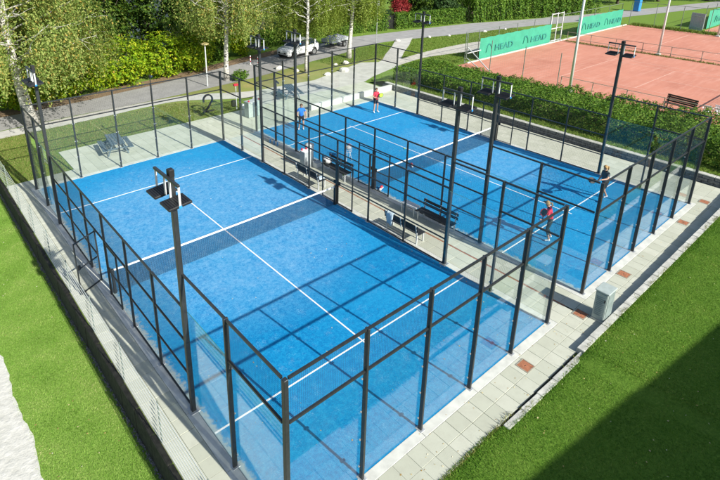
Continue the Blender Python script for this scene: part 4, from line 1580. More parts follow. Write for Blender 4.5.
for s in (-.85, .85):
    mb = MB()
    mb.bar((s, -.18, 0), (s, -.18, .44), .06, .06)
    mb.bar((s, .2, 0), (s, .2, .5), .06, .06)
    mb.bar((s, .2, .5), (s, .3, 1.0), .06, .05)
    mb.bar((s, -.2, .40), (s, .22, .40), .05, .05)
    mb.build('leg_frame', 'wood_dark', tb)


def plastic_chair(x, y, rz):
    e = thing('plastic_chair', 'white plastic garden chair beside the first clay court', 'chair', (x, y, 0.01), rz, 'white chairs beside the clay court')
    MB().bbox((0, 0, .43), (.46, .45, .03), .01).build('seat', 'white_plastic', e)
    bm_ = MB()
    for k in range(4):
        bm_.bar((-.15 + .1 * k, .23, .44), (-.16 + .107 * k, .3, .86), .06, .015)
    bm_.bar((-.22, .3, .87), (.22, .3, .87), .03, .06)
    bm_.build('backrest', 'white_plastic', e)
    for sx_ in (-1, 1):
        for sy_ in (-1, 1):
            MB().bar((sx_ * .2, sy_ * .19, .42), (sx_ * .25, sy_ * .25, 0), .04, .04).build('leg', 'white_plastic', e)
        MB().bar((sx_ * .26, -.2, .64), (sx_ * .26, .26, .66), .05, .025).build('armrest', 'white_plastic', e)


for q in ((36.9, 3.55, 1.7), (37.5, 3.0, 1.4), (36.75, 2.7, 1.6), (37.3, 2.1, 1.8), (37.0, 1.4, 1.5)):
    plastic_chair(*q)
sg = MB()
# ================================================================== ROADSIDE THINGS
def car(x, y, rz):
    """local: nose to -x"""
    e = thing('parked_car', 'white compact sport utility car with dark windows parked on the road', 'car', (x, y, 0.012), rz)
    # stations along the length: x, sill z, belt z, half width low, half width belt
    st = [(-2.18, .46, .70, .62, .60), (-2.12, .30, .80, .78, .74), (-1.95, .26, .90, .87, .82), (-1.5, .25, .98, .91, .87), (-.95, .25, 1.03, .92, .88), (0, .25, 1.05, .92, .88), (1.0, .25, 1.07, .92, .88), (1.7, .28, 1.10, .91, .86), (2.05, .34, 1.10, .86, .82), (2.18, .48, 1.02, .76, .74)]
    V, F = [], []
    for (sx_, zl, zb, wl, wb) in st:
        ring = [(-wl * .9, zl), (-wl, zl + .12), (-wl * 1.0, (zl + zb) / 2), (-wb, zb - .05), (-wb * .93, zb), (wb * .93, zb), (wb, zb - .05), (wl, (zl + zb) / 2), (wl, zl + .12), (wl * .9, zl)]
        V += [(sx_, a, b_) for a, b_ in ring]
    for i in range(len(st) - 1):
        for k in range(10):
            F.append((i * 10 + k, i * 10 + (k + 1) % 10, i * 10 + 10 + (k + 1) % 10, i * 10 + 10 + k))
    F += [tuple(range(9, -1, -1)), tuple(range(len(V) - 10, len(V)))]
    F = [tuple(reversed(f)) for f in F]
    MB().add(V, F).build('body', 'car_white', e, True)
    # greenhouse
    gs = [(-1.05, 1.02, .82, 1.02), (-.30, 1.50, .66, 1.03), (.1, 1.60, .65, 1.04), (1.1, 1.60, .64, 1.06), (1.75, 1.46, .62, 1.08), (2.05, 1.10, .74, 1.08)]
    V, F = [], []
    for (sx_, zt, wt, zb) in gs:
        V += [(sx_, -.83, zb), (sx_, -wt, zt), (sx_, wt, zt), (sx_, .83, zb)]
    for i in range(len(gs) - 1):
        for k in range(3):
            F.append((i * 4 + k, i * 4 + 4 + k, i * 4 + 5 + k, i * 4 + k + 1))
    MB().add(V, F).build('windows', 'car_glass', e)
    rf_ = MB()
    V = []
    for (sx_, zt, wt) in ((-.28, 1.51, .67), (.1, 1.615, .66), (1.1, 1.615, .65), (1.75, 1.475, .63)):
        V += [(sx_, -wt, zt), (sx_, -wt * .5, zt + .02), (sx_, wt * .5, zt + .02), (sx_, wt, zt)]
    rf_.add(V, [(i * 4 + k, i * 4 + 4 + k, i * 4 + 5 + k, i * 4 + k + 1) for i in range(3) for k in range(3)])
    rf_.build('roof', 'car_white', e, True)
    for s in (-1, 1):
        MB().bar((-1.05, s * .835, 1.02), (-.30, s * .68, 1.51), .06, .05).build('pillar', 'car_white', e)
        MB().bar((.55, s * .84, 1.05), (.55, s * .67, 1.60), .07, .03).build('pillar', 'black_trim', e)
        MB().bar((1.75, s * .645, 1.46), (1.55, s * .84, 1.08), .16, .05).build('pillar', 'car_white', e)
        MB().bbox((-.78, s * .97, 1.06), (.12, .2, .13), .03).build('mirror', 'car_white', e)
        MB().bbox((-2.02, s * .64, .74), (.22, .30, .13), .04).build('headlight', 'lens', e)
        MB().bbox((2.08, s * .68, .92), (.16, .22, .2), .04).build('tail_light', 'red_plastic', e)
        MB().bbox((0, s * .905, .33), (2.0, .05, .14), .02).build('sill', 'black_trim', e)
        MB().bbox((.15, s * .925, .86), (.16, .03, .035), .008).build('door_handle', 'galv_pale', e)
        for xw in (-1.36, 1.32):
            MB().tube([(xw, s * .72, .36), (xw, s * .915, .36)], .44, 20).build('wheel_arch', 'black_trim', e)
            wt_ = MB().tube([(xw, s * .70, .335), (xw, s * .74, .335), (xw, s * .92, .335), (xw, s * .945, .335)], [.30, .335, .335, .29], 20).build('wheel', 'tyre', e, True)
            MB().tube([(xw, s * .93, .335), (xw, s * .953, .335)], .225, 14).build('rim', 'rim', wt_)
    MB().bbox((-2.155, 0, .55), (.06, 1.1, .2), .03).build('grille', 'black_trim', e)
    MB().bbox((-2.13, 0, .36), (.08, 1.3, .1), .03).build('bumper_trim', 'black_trim', e)
    MB().bbox((-2.19, 0, .58), (.012, .5, .11), .004).build('number_plate', 'white_plastic', e)
    return e


car(27.2, 35.35, R(8))

tr_ = thing('trailer', 'small car trailer loaded under a lumpy grey tarpaulin behind the white car', 'trailer', (33.0, 36.4, 0.012), R(10))
MB().bbox((0, 0, .55), (2.9, 1.5, .1), .02).build('bed', 'black_trim', tr_)
for (c, d) in (((0, -.74, .75), (2.9, .04, .36)), ((0, .74, .75), (2.9, .04, .36)), ((-1.44, 0, .75), (.04, 1.46, .36)), ((1.44, 0, .75), (.04, 1.46, .36))):
    MB().box(c, d).build('side_board', 'pale_grey', tr_)
V = []
for i in range(15):
    for j in range(9):
        u, v = i / 14, j / 8
        ed = min(1, 4 * min(u, 1 - u)) * min(1, 4 * min(v, 1 - v))
        V.append((-1.42 + 2.84 * u, -.72 + 1.44 * v, .90 + ed * (.25 + .14 * math.sin(u * 9) * math.cos(v * 7) + rnd.uniform(-.06, .06))))
MB().add(V, [(i * 9 + j, i * 9 + 9 + j, i * 9 + 10 + j, i * 9 + j + 1) for i in range(14) for j in range(8)]).build('tarpaulin', 'tarp', tr_)
MB().bar((-1.4, 0, .45), (-2.5, 0, .45), .08, .08).build('drawbar', 'galv', tr_)
for s in (-1, 1):
    w_ = MB().tube([(.35, s * .78, .3), (.35, s * .96, .3)], .3, 18).build('wheel', 'tyre', tr_, True)
    MB().tube([(.35, s * .95, .3), (.35, s * .968, .3)], .18, 12).build('rim', 'rim', w_)
    MB().bbox((.35, s * .87, .64), (.8, .22, .05), .02).build('mudguard', 'black_trim', tr_)

e = thing('path_lamp', 'slim grey path lamp with a flat ochre head beside the road', 'street lamp', (14.9, 31.0, 0))
MB().tube([(0, 0, 0), (0, 0, 3.3)], [.055, .045], 10).build('pole', 'galv_pale', e)
MB().tube([(0, 0, 3.28), (0, 0, 3.34), (0, 0, 3.42), (0, 0, 3.45)], [.08, .30, .30, .2], 16).build('lamp_head', 'lamp_yellow', e)
for (x, y, lb) in ((21.45, 35.0, 'striped bollard at the road edge against the dark hedge'), (21.7, 34.1, 'striped bollard in the roadway, nearer the birch')):
    e = thing('bollard', lb, 'bollard', (x, y, 0.012))
    MB().tube([(0, 0, 0), (0, 0, .85)], .045, 10).build('post', 'white_plastic', e)
    for z in (.25, .6):
        MB().tube([(0, 0, z), (0, 0, z + .12)], .048, 10).build('stripe', 'red_plastic', e)
    MB().bbox((0, 0, .02), (.24, .24, .04), .01).build('foot', 'kerb', e)
e = thing('sign_pole', 'thin grey pole beside the road under the hanging branches', 'pole', (37.6, 34.9, 0))
MB().tube([(0, 0, 0), (0, 0, 4.6)], .04, 8).build('pole', 'galv', e)
MB().bbox((0, -.03, 4.3), (.5, .02, .5), .01).build('plate', 'pale_grey', e)
RK = [(22.5, 32.0, .32), (28.4, 29.7, .34), (26.4, 27.7, .40), (24.5, 27.7, .26), (23.2, 30.3, .24), (40.0, 34.0, .28), (27.3, 29.9, .2), (44.5, 33.2, .24), (47, 32.4, .22), (52.5, 31.3, .24), (56, 30.7, .2)]
for i, (x, y, r) in enumerate(RK):
    mb = MB().ball((0, 0, 0), r, 9, 6, (1.15, .85, .62))
    rr = random.Random(i)
    mb.v = [(a * rr.uniform(.8, 1.2), b_ * rr.uniform(.8, 1.2), c * rr.uniform(.8, 1.2)) for a, b_, c in mb.v]
    o = mb.build('boulder', 'rock', loc=(x, y, r * .35))
    o.rotation_euler.z = i
    far = x > 39
    RLB = ['pale boulder at the road edge beside the slim birch before the car', 'pale boulder on the verge beside the birch past the trailer', 'largest pale boulder, at the edge of the paved yard', 'flat pale boulder at the yard edge behind the picnic table', 'pale boulder at the foot of the slim birch before the car',
           'pale boulder where the garden path meets the road', 'smallest pale boulder on the verge between the two birches', 'pale boulder on the road verge, first past the garden path', 'pale boulder on the road verge, second past the garden path', 'pale boulder on the road verge behind the first tennis banner', 'pale boulder on the road verge behind the tennis gate']
    tag(o, RLB[i], 'boulder', 'boulders along the far road' if far else 'boulders on the worn verge')
e = thing('blue_container', 'blue plastic container standing by the road past the tennis courts', 'container', (86, 27.2, 0))
MB().bbox((0, 0, 1.0), (.85, .85, 1.9), .06).build('container_body', 'blue_plastic', e)
MB().bbox((0, 0, 2.02), (.93, .93, .14), .05).build('lid', 'blue_plastic', e)

hs = thing('house', 'cream rendered house with red roof half hidden by the birches', 'house', (25, 52, 0), R(8))
MB().box((0, 0, 3), (13, 9, 6)).build('wall', 'wall_render', hs)
mb = MB()
mb.add([(-7, -5.2, 5.9), (7, -5.2, 5.9), (7, 5.2, 5.9), (-7, 5.2, 5.9), (-7, 0, 9), (7, 0, 9)], [(0, 1, 5, 4), (2, 3, 4, 5), (0, 4, 3), (1, 2, 5), (3, 2, 1, 0)])
mb.build('roof', 'roof_tile', hs)
for x in (-4.5, -1.5, 1.5, 4.5):
    for z in (1.6, 4.3):
        wdw = MB().box((x, -4.52, z), (1.1, .08, 1.3)).build('window', 'window_dark', hs)
        MB().box((x, -4.56, z - .72), (1.3, .16, .06)).build('sill', 'white_plastic', wdw)

# ================================================================== VEGETATION
def limb_tube(mb, p0, p1, r0, r1, wob=.15, n=6):
    p0, p1 = Vector(p0), Vector(p1)
    pts, rs = [], []
    for i in range(n + 1):
        t = i / n
        j = Vector((rnd.uniform(-1, 1), rnd.uniform(-1, 1), rnd.uniform(-.5, .5))) * wob * math.sin(math.pi * t)
        pts.append(p0.lerp(p1, t) + j)
        rs.append(r0 + (r1 - r0) * t)
    mb.tube(pts, rs, 7)
    return pts


def weeping(x, y, h, rb, rt_, cr, nstr, leafm, label, zlow=2.8, lean=(0, 0), size=.13, zs=(5.0, 12.5), strand=(1.2, 3.4), cen=(0, 0), group='birches along the road'):
    e = thing('birch_tree', label, 'tree', (x, y, 0), group=group)
    mb = MB()
    tp = []
    for i in range(11):
        t = i / 10
        tp.append((lean[0] * t + .12 * math.sin(t * 7 + x), lean[1] * t + .10 * math.cos(t * 6 + x), -.1 + h * t))
    mb.tube(tp, [rb * 1.25 if i == 0 else rb + (rt_ - rb) * (i / 10) ** .8 for i in range(11)], 12)
    mb.build('trunk', 'birch_bark', e, True)
    tips = []
    bm_ = MB()
    nl = 26
    for i in range(nl):
        u = i / (nl - 1)
        z = zs[0] + (zs[1] - zs[0]) * u ** 1.25
        a = i * 2.4 + rnd.uniform(-.3, .3)
        L = cr * (1 - .45 * u) * rnd.uniform(.6, 1.05)
        t = z / h
        b0 = Vector((lean[0] * t, lean[1] * t, z))
        ti = Vector((cen[0] + L * math.cos(a), cen[1] + L * math.sin(a), z + L * rnd.uniform(.3, .6)))
        pts = limb_tube(bm_, b0, ti, .055, .010, .25)
        for q in range(5):
            s0 = pts[rnd.randrange(2, len(pts))]
            s1 = s0 + Vector((rnd.uniform(-1.3, 1.3), rnd.uniform(-1.3, 1.3), rnd.uniform(-.6, .5)))
            limb_tube(bm_, s0, s1, .014, .005, .1, 3)
            tips += [s1, s0.lerp(s1, .5)]
        tips += pts[2:]
    bm_.build('limb', 'birch_bark', e, True)
    T = np.array([tuple(t) for t in tips])
    st = T[nrg.integers(0, len(T), nstr)] + nrg.normal(size=(nstr, 3)) * np.array([.55, .55, .35])
    tc_ = np.array([cp.x - x, cp.y - y])
    tc_ /= np.linalg.norm(tc_)
    lat = np.abs(st[:, 0] * -tc_[1] + st[:, 1] * tc_[0])
    frt = st[:, 0] * tc_[0] + st[:, 1] * tc_[1]
    keep = ~((lat < .75) & (frt > -.2) & (nrg.uniform(0, 1, nstr) < .85))
    st = st[keep]
    nstr = len(st)
    ln = nrg.uniform(strand[0], strand[1], nstr)
    lo = np.maximum(zlow + nrg.normal(size=nstr) * .5, st[:, 2] - ln)
    per = 26
    tt = nrg.uniform(0, 1, (nstr, per))
    P = np.repeat(st[:, None, :], per, 1)
    P[:, :, 2] = st[:, 2:3] + (np.minimum(lo, st[:, 2] - .3) - st[:, 2])[:, None] * tt
    dx = nrg.normal(size=(nstr, 1, 2)) * .22
    P[:, :, :2] += dx * tt[:, :, None] ** .5 + nrg.normal(size=(nstr, per, 2)) * .075
    P = P.reshape(-1, 3)
    V, F = leaves(P, np.full(len(P), size), droop=1.6, out=P * np.array([1, 1, 0]), ow=1.2)
    link('crown', fast_mesh('crown', V, F, leafm), e)
    return e


weeping(1.9, 30.2, 12, .40, .12, 6.6, 3000, 'birch_leaf', 'thick-trunked old birch with olive drooping foliage behind the left fence corner', 2.9, (-.5, .2), .145, (3.4, 9), (1.8, 4.8), (.9, .3))
weeping(17.1, 31.6, 12, .22, .08, 4.4, 1500, 'birch_leaf', 'slim white birch behind the numeral two, beside the path lamp', 3.7, (.25, .1), .14, (4.2, 9), (1.2, 3.0), (.4, .4))
weeping(23.7, 29.4, 11, .17, .07, 3.6, 1500, 'birch_leaf_green', 'slim birch standing before the white car with long green hanging twigs', 3.2, (.1, .2), .13, (4.2, 8.6), (1.8, 4.2), (1.9, 2.2))
weeping(30.4, 31.3, 11, .24, .09, 3.8, 1500, 'birch_leaf_green', 'birch on the verge past the trailer, by the paved yard', 3.3, (.3, .1), .14, (4.0, 8.6), (1.6, 3.4), (1.2, 1.4))
weeping(31.5, 43.0, 12, .25, .09, 4.8, 1200, 'birch_leaf_green', 'hanging birch across the road behind the trailer', 2.4, (.1, .1), .17, (3.6, 9), (2.0, 4.4))


def bush(name, x, y, r, leafm, label, n=260, per=30, size=.16, cat='shrub', group=None, trunk=None, z0=0.0, cr=.5, lump=.25, squash=.8):
    """leafy mass: clumps spread through an uneven ellipsoid, stems inside"""
    e = thing(name, label, cat, (x, y, z0), group=group)
    rx, ry, rz_ = r
    base = trunk or 0.0
    mb = MB()
    if trunk:
        mb.tube([(0, 0, -.1), (.1, .05, trunk * .6), (0, .1, trunk + rz_ * .8)], [.26 * rz_ / 4 + .08, .2 * rz_ / 4 + .06, .05], 9)
    for i in range(9):
        a = i * 2.4
        limb_tube(mb, (.02 * math.cos(a), .02 * math.sin(a), base * .8), (rx * .75 * math.cos(a), ry * .75 * math.sin(a), base + rz_ * rnd.uniform(.6, 1.6)), .06, .012, .15, 4)
    mb.build('trunk' if trunk else 'stem', 'bark', e, True)
    q = nrg.normal(size=(n, 3))
    q /= np.linalg.norm(q, axis=1)[:, None]
    ph = nrg.uniform(0, 6.28, 6)
    az = np.arctan2(q[:, 1], q[:, 0])
    w_ = 1 + lump * (.5 * np.sin(3 * az + ph[0] + 2 * q[:, 2]) + .4 * np.sin(5 * az + ph[1]) * np.cos(4 * q[:, 2] + ph[2]) + .35 * np.sin(9 * q[:, 2] + ph[3] + 2 * az))
    rad = nrg.uniform(.35, 1, n) ** .45
    C = q * (rad * w_)[:, None] * np.array([rx, ry, rz_]) * .92
    C[:, 2] += base + rz_
    C[:, 2] = np.maximum(C[:, 2], .1)
    P = clump_points(C, per, cr, squash)
    P[:, 2] = np.maximum(P[:, 2], .03)
    V, F = leaves(P, np.full(len(P), size), droop=.3, out=P - np.array([0, 0, base + rz_ * .7]), ow=1.3)
    link('crown' if trunk else 'foliage', fast_mesh('foliage', V, F, leafm), e)
    return e


# bright shrubs along the far side of the road, left
SH = [(-6.0, 34.6, 2.6, 2.0, 1.7), (-1.5, 34.9, 2.6, 1.9, 1.8), (2.6, 35.0, 2.4, 1.8, 1.6), (6.2, 35.6, 2.4, 1.7, 1.8), (9.8, 36.2, 2.4, 1.8, 1.9), (13.4, 36.7, 2.3, 1.7, 2.0), (16.6, 37.3, 2.0, 1.6, 1.8)]
SLB = ['yellow-green leafy shrub at the road edge, last in the row left of the old birch', 'yellow-green leafy shrub at the road edge left of the old birch trunk', 'yellow-green leafy shrub at the road edge just behind the old birch trunk',
       'yellow-green leafy shrub at the road edge, next right of the old birch', 'yellow-green leafy shrub at the road edge, two shrubs left of the path lamp', 'yellow-green leafy shrub at the road edge behind the path lamp', 'yellow-green leafy shrub at the road edge behind the slim white birch']
for s, lb in zip(SH, SLB):
    bush('shrub', s[0], s[1] - 0.75, s[2:], 'shrub_leaf', lb, 230, 26, .22, group='shrubs along the road', cr=.5)
# taller dark trees behind them
TR = [(-9, 40, 4.2, 4, 4.6, 1.0), (-3, 41.5, 4.2, 4, 5.0, 1.0), (3.5, 40.8, 4, 3.6, 4.8, .8), (9.5, 41.3, 4, 3.6, 4.7, .8), (15, 42.0, 3.6, 3.4, 4.6, .6), (20.8, 43.6, 3.0, 2.8, 3.6, .6)]
TLB = ['dark broadleaf tree behind the last roadside shrub left of the old birch', 'dark broadleaf tree behind the shrub left of the old birch trunk', 'dark broadleaf tree straight behind the old birch trunk',
       'dark broadleaf tree behind the shrubs between the old birch and the path lamp', 'dark broadleaf tree behind the path lamp', 'dark broadleaf tree behind the slim white birch and the bollards']
for i, s in enumerate(TR):
    bush('dark_tree', s[0], s[1], s[2:5], 'dark_leaf', TLB[i], 330, 26, .34, 'tree', 'dark trees behind the shrubs', s[5] + .8, cr=.8)
bush('hedge_shrub', 19.8, 38.3, (1.4, 1.0, 1.5), 'hedge_leaf', 'dense dark upright shrub at the bend of the road', 170, 30, .2, cr=.4)
bush('hedge_shrub', 22.6, 38.6, (1.1, .9, 1.5), 'shrub_leaf', 'bright green upright shrub beside the bollards', 150, 30, .2, cr=.4)
bush('verge_shrub', 17.9, 31.0, (.75, .6, .42), 'hedge_leaf', 'small green shrub at the foot of the slim white birch', 70, 24, .13, cr=.25)


def hedge(name, pts, wd, h, leafm, label, dens=260, size=.13, z0=0.0, rough=.10, cat='hedge', grow=None):
    """clipped hedge along a line: foliage shell plus inner stems"""
    e = thing(name, label, cat, (pts[0][0], pts[0][1], 0))
    o = np.array([pts[0][0], pts[0][1]])
    A = np.array(pts) - o
    seg = np.linalg.norm(np.diff(A, axis=0), axis=1)
    L = seg.sum()
    per = 2 * h + wd
    n = int(L * per * dens)
    s = nrg.uniform(0, L, n)
    cum = np.concatenate([[0], np.cumsum(seg)])
    k = np.clip(np.searchsorted(cum, s) - 1, 0, len(seg) - 1)
    t = (s - cum[k]) / seg[k]
    P2 = A[k] + (A[k + 1] - A[k]) * t[:, None]
    D = (A[k + 1] - A[k]) / seg[k][:, None]
    Nn = np.stack([-D[:, 1], D[:, 0]], 1)
    u = nrg.uniform(0, per, n)
    bul = rough * (np.sin(s * 1.7) + .7 * np.sin(s * 4.1 + 1) + .5 * np.sin(s * 9.3 + u * 2))
    off = np.where(u < h, -wd / 2, np.where(u < h + wd, u - h - wd / 2, wd / 2))
    z = np.where(u < h, u, np.where(u < h + wd, h, per - u))
    dep = np.abs(nrg.normal(size=n)) * .16
    side = (u < h) | (u > h + wd)
    off = off * np.where(side, 1 + bul * .25 - dep / (wd / 2), 1) + nrg.normal(size=n) * .06
    z = z + np.where(side, 0, bul * .8 - dep) + nrg.normal(size=n) * .05
    z = np.maximum(z, .02)
    if grow:
        z = z * np.interp(s, grow[0], grow[1])
    P = np.concatenate([P2 + Nn * off[:, None], (z + z0)[:, None]], 1)
    ov = np.concatenate([Nn * np.where(u < h, -1, np.where(u > h + wd, 1, 0))[:, None], np.where(side, .25, 1.0)[:, None]], 1)
    V, F = leaves(P, np.full(n, size), droop=.2, out=ov, ow=1.1)
    link('foliage', fast_mesh('foliage', V, F, leafm), e)
    mb = MB()
    for i in range(int(L / .6)):
        ss = (i + .5) * .6
        kk = min(max(np.searchsorted(cum, ss) - 1, 0), len(seg) - 1)
        p = A[kk] + (A[kk + 1] - A[kk]) * ((ss - cum[kk]) / seg[kk])
        for q in range(3):
            limb_tube(mb, (p[0] + rnd.uniform(-.15, .15), p[1] + rnd.uniform(-.15, .15), z0 - .05), (p[0] + rnd.uniform(-.4, .4) * wd, p[1] + rnd.uniform(-.4, .4) * wd, z0 + h * .9), .035, .01, .08, 3)
    tag(mb.build('stems', 'bark', e), None, kind='stuff')
    return e


# broad hedge between the padel court and the clay
hedge('hedge', [(28.75, -6), (28.7, 4), (28.85, 12), (28.7, 22.0)], 4.5, 1.2, 'hedge_leaf', 'broad green hedge between the stone wall and the clay courts', 300, .14, .38, .17, grow=((0, 8, 20, 28), (1.5, 1.4, 1.0, .95)))
hedge('clipped_hedge', [(36.0, 41.2), (40.5, 40.9), (44.4, 40.0)], 1.3, 1.9, 'hedge_leaf', 'dark clipped hedge along the road left of the dark garden gate', 210, .19)
hedge('clipped_hedge', [(45.6, 39.8), (50, 38.9), (56.5, 37.6)], 1.3, 1.9, 'hedge_leaf', 'clipped hedge along the road right of the dark garden gate', 210, .19)
hedge('clipped_hedge', [(57.5, 37.6), (63, 36.2), (70, 34.0), (80, 31.2)], 2.6, 2.9, 'hedge_leaf', 'tall loose hedge along the road above the tennis banners', 120, .26, rough=.5)
hedge('clipped_hedge', [(25.2, 40.4), (30, 41.4), (35.6, 41.7)], 1.6, 1.7, 'hedge_leaf', 'dark clipped hedge behind the white car', 170, .2)
gg = thing('garden_gate', 'dark garden gate in the gap between two clipped hedges', 'gate', (45.0, 39.9, 0), R(-12))
for s in (-.55, .55):
    MB().bbox((s, 0, .95), (.12, .12, 1.9), .01).build('gate_post', 'black_trim', gg)
for k in range(7):
    MB().bbox((-.42 + .14 * k, 0, .9), (.10, .04, 1.6), .006).build('gate_board', 'black_trim', gg)
bush('red_shrub', 49.5, 42.5, (1.3, 1.2, 1.15), 'red_leaf', 'crimson-leaved shrub behind the clipped hedge', 120, 26, .2, cr=.4, trunk=1.0)
BT = [(38, 45.5, 3.0, 2.6, 2.6, 'dark_leaf', .7), (43.5, 44.8, 2.8, 2.6, 2.4, 'shrub_leaf', .7), (47.5, 47, 3.2, 3, 3.2, 'dark_leaf', .8), (53, 44, 3.2, 2.8, 2.8, 'dark_leaf', .6), (58, 42.5, 3.0, 2.6, 2.8, 'conifer_leaf', .5),
      (64, 41.5, 3.4, 3.0, 3.2, 'hedge_leaf', .6), (70.5, 39.5, 3.4, 3, 3.2, 'dark_leaf', .6), (77.5, 37.5, 3.6, 3, 3.2, 'hedge_leaf', .6), (85, 35.5, 3.8, 3.2, 3.4, 'dark_leaf', .6), (93, 33.0, 4, 3.4, 3.6, 'dark_leaf', .6), (102, 30, 4.2, 3.6, 4, 'dark_leaf', .6),
      (110, 25, 4.4, 4, 4.4, 'dark_leaf', .7), (114, 17, 4.4, 4, 4.4, 'dark_leaf', .7), (24.5, 45, 3.2, 2.6, 3.4, 'dark_leaf', .8), (36, 49, 3.5, 3, 3.8, 'dark_leaf', 1.0)]
BL = ['dark garden tree behind the clipped hedge left of the garden gate', 'bright green garden tree behind the dark garden gate', 'dark garden tree behind the crimson shrub', 'dark garden tree behind the end of the clipped hedge right of the gate',
      'blue-green dense conifer where the clipped hedge meets the tall loose hedge', 'mid green bushy tree behind the start of the tall loose hedge', 'dark garden tree behind the middle of the tall loose hedge', 'mid green bushy tree behind the far end of the tall loose hedge',
      'dark tree beyond the road just behind the blue container', 'dark tree beyond the road, next past the blue container', 'dark tree beyond the road, second past the blue container', 'dark tree at the road bend past the third clay court', 'dark tree beyond the third clay court by the far road end',
      'dark garden tree in front of the cream house', 'dark garden tree behind the hanging birch across the road']
for i, (x, y, a, b_, c, lm, tk) in enumerate(BT):
    bush('garden_tree', x, y, (a, b_, c), lm, BL[i], 300, 24, .34, 'tree', 'garden trees beyond the road', tk, cr=.8)


# ---- grass blades on the lawns in view
def blades(name, P, h, wdt, mat, label):
    n = len(P)
    a = nrg.uniform(0, 6.283, n)
    d = np.stack([np.cos(a), np.sin(a), np.zeros(n)], 1)
    hh_ = h * nrg.uniform(.5, 1.35, n)
    lean = nrg.normal(size=(n, 3)) * .55
    lean[:, 2] = 0
    tip = P + lean * hh_[:, None]
    tip[:, 2] = P[:, 2] + hh_
    ww = (wdt * nrg.uniform(.7, 1.3, n))[:, None]
    V = np.stack([P - d * ww, P + d * ww, tip], 1).reshape(-1, 3)
    o = link(name, fast_mesh(name, V, np.arange(n * 3).reshape(n, 3), mat))
    return tag(o, label, 'grass', kind='stuff')


n = 150000
P = np.stack([nrg.uniform(-3.9, -1.24, n), nrg.uniform(1.0, 24.8, n) , np.full(n, LZ)], 1)
lim = -3.47 + .05 * np.sin(P[:, 1] * 2.1) + nrg.normal(size=n) * .05
P = P[(P[:, 0] > lim) | (P[:, 1] > 16.2)]
blades('lawn_grass', P, .034, .0075, 'grass_blade', 'short bright grass of the sunken lawn beside the sand')
n = 190000
P = np.stack([nrg.uniform(2.5, 25.5, n), -1.48 - nrg.uniform(0, 1, n) ** 1.2 * 4.6, np.zeros(n)], 1)
ex_ = P[:, 0] < 6.2
P[ex_, 1] += .28 * np.minimum(1, (6.2 - P[ex_, 0]) / 1.2)
P[:, 2] = np.array([bank_z(a, b_) for a, b_ in P[:, :2]]) - .01
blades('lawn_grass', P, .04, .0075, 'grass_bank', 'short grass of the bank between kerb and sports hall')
# tufts hanging over the kerb
n = 2800
xx = nrg.uniform(2.5, 25, n)
cl_ = (np.sin(xx * 2.2) + np.sin(xx * 5.7 + 1) + nrg.normal(size=n) * .5) > .35
xx = xx[cl_ | (xx < 6.5)]
P = np.stack([xx, -1.47 + np.abs(nrg.normal(size=len(xx))) * .05 + np.where(xx < 6.2, .16, 0), np.array([bank_z(a, -1.47) for a in xx]) - .02], 1)
blades('edge_grass', P, .075, .008, 'grass_dry', 'longer dry grass tufts creeping over the kerb')
n = 60000
P = np.stack([nrg.uniform(-1.1, 14.4, n), nrg.uniform(21.3, 28.6, n), np.full(n, 0.0)], 1)
P = P[((P[:, 1] > 24.25) | (P[:, 0] < 1.95)) & ((P[:, 0] - 11) * .6 + P[:, 1] < 28.4)]
blades('lawn_grass', P, .07, .014, 'grass_dry', 'thin dry grass between the far walkway and the footpath')
n = 26000
P = np.stack([nrg.uniform(25.66, 28.6, n), nrg.uniform(-4, 22.2, n), np.zeros(n)], 1)
P[:, 2] = np.interp(P[:, 0], [q[0] for q in prof], [q[1] for q in prof]) - .01
blades('slope_grass', P, .12, .018, 'grass_far', 'grass on the strip behind the stone wall')
n = 42000
P = np.stack([nrg.uniform(27, 58, n), nrg.uniform(23.4, 34, n), np.zeros(n)], 1)
roady = np.interp(P[:, 0], [q[0] for q in ne], [q[1] for q in ne])


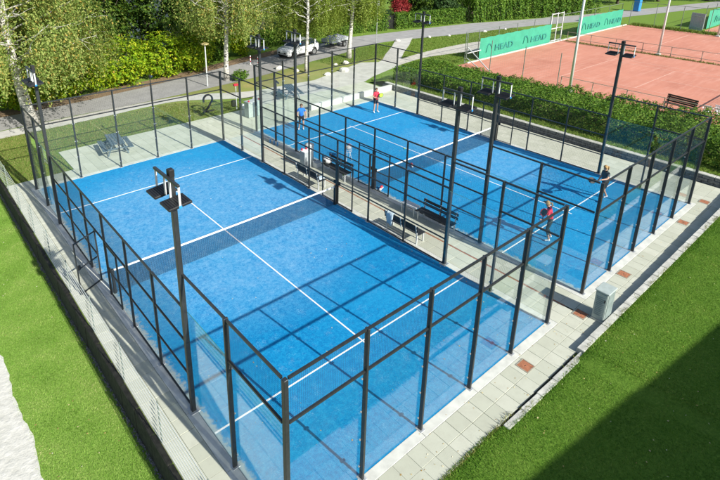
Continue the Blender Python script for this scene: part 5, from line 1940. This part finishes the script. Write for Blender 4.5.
def on_path(p):
    x, y = p[:, 0], p[:, 1]
    a = (y > np.interp(x, [31.5, 36, 40, 44, 50], [26.2, 26.8, 26.2, 25.4, 24.6])) & (y < np.interp(x, [32.2, 36.5, 40.5, 46, 52], [27.6, 28.3, 28.6, 28.4, 26.6])) & (x > 31) & (x < 51)
    b_ = (x > np.interp(y, [26.3, 28, 30, 32, 34.6], [30.5, 30.6, 33.9, 36.9, 40.4])) & (x < np.interp(y, [26.3, 27.6, 29.6, 31.8, 34.4], [31.2, 33.5, 36.2, 39.5, 43]))
    c = (y < 29.4) & (x < 32.2)
    return a | b_ | c


P = P[(P[:, 1] < roady - .1) & ~on_path(P)]
blades('lawn_grass', P, .10, .022, 'grass_far', 'green grass between the road and the tennis fence')
n = 3000
P = np.stack([54.9 + nrg.normal(size=n) * .16, nrg.uniform(-4, 22.4, n), np.full(n, .01)], 1)
blades('weed_strip', P, .16, .02, 'grass_far', 'weeds growing along the fence between the clay courts')
n = 5000
P = np.stack([72.5 + nrg.normal(size=n) * .4, nrg.uniform(0, 22.4, n), np.full(n, .01)], 1)
blades('weed_strip', P, .3, .04, 'grass_far', 'weeds along the far fence of the clay courts')

# ---- fallen leaves and grit lying on turf, slabs and lawn
n = 420
P = np.stack([nrg.uniform(0.1, 9.9, n), nrg.uniform(0.1, 19.9, n), np.full(n, .047)], 1)
P[n // 2:, 0] += 12.4
k = nrg.uniform(0, 1, n) < .35
P[k, 0] = np.where(P[k, 0] < 11, nrg.choice([.15, 9.8], k.sum()), nrg.choice([12.55, 22.2], k.sum())) + nrg.normal(size=k.sum()) * .08
Q = np.stack([nrg.uniform(-1, 25, 160), nrg.uniform(-1.2, -.1, 160), np.full(160, .05)], 1)
Gq = np.stack([nrg.uniform(5, 24, 130), nrg.uniform(-5, -1.6, 130), np.zeros(130)], 1)
Gq[:, 2] = np.array([bank_z(a, b_) for a, b_ in Gq[:, :2]]) + .04
Lq = np.stack([nrg.uniform(-3.3, -1.4, 90), nrg.uniform(2, 20, 90), np.full(90, LZ + .035)], 1)
P = np.concatenate([P, Q, Gq, Lq])
V, F = leaves(P, np.full(len(P), .05), aspect=.7)
c_ = np.repeat(P, 4, 0)
V = c_ + (V - c_) * np.array([1, 1, .25])
tag(link('fallen_leaves', fast_mesh('fallen_leaves', V, F, 'litter_leaf')), 'small yellow and brown leaves fallen on turf, slabs and grass', 'leaves', kind='stuff')
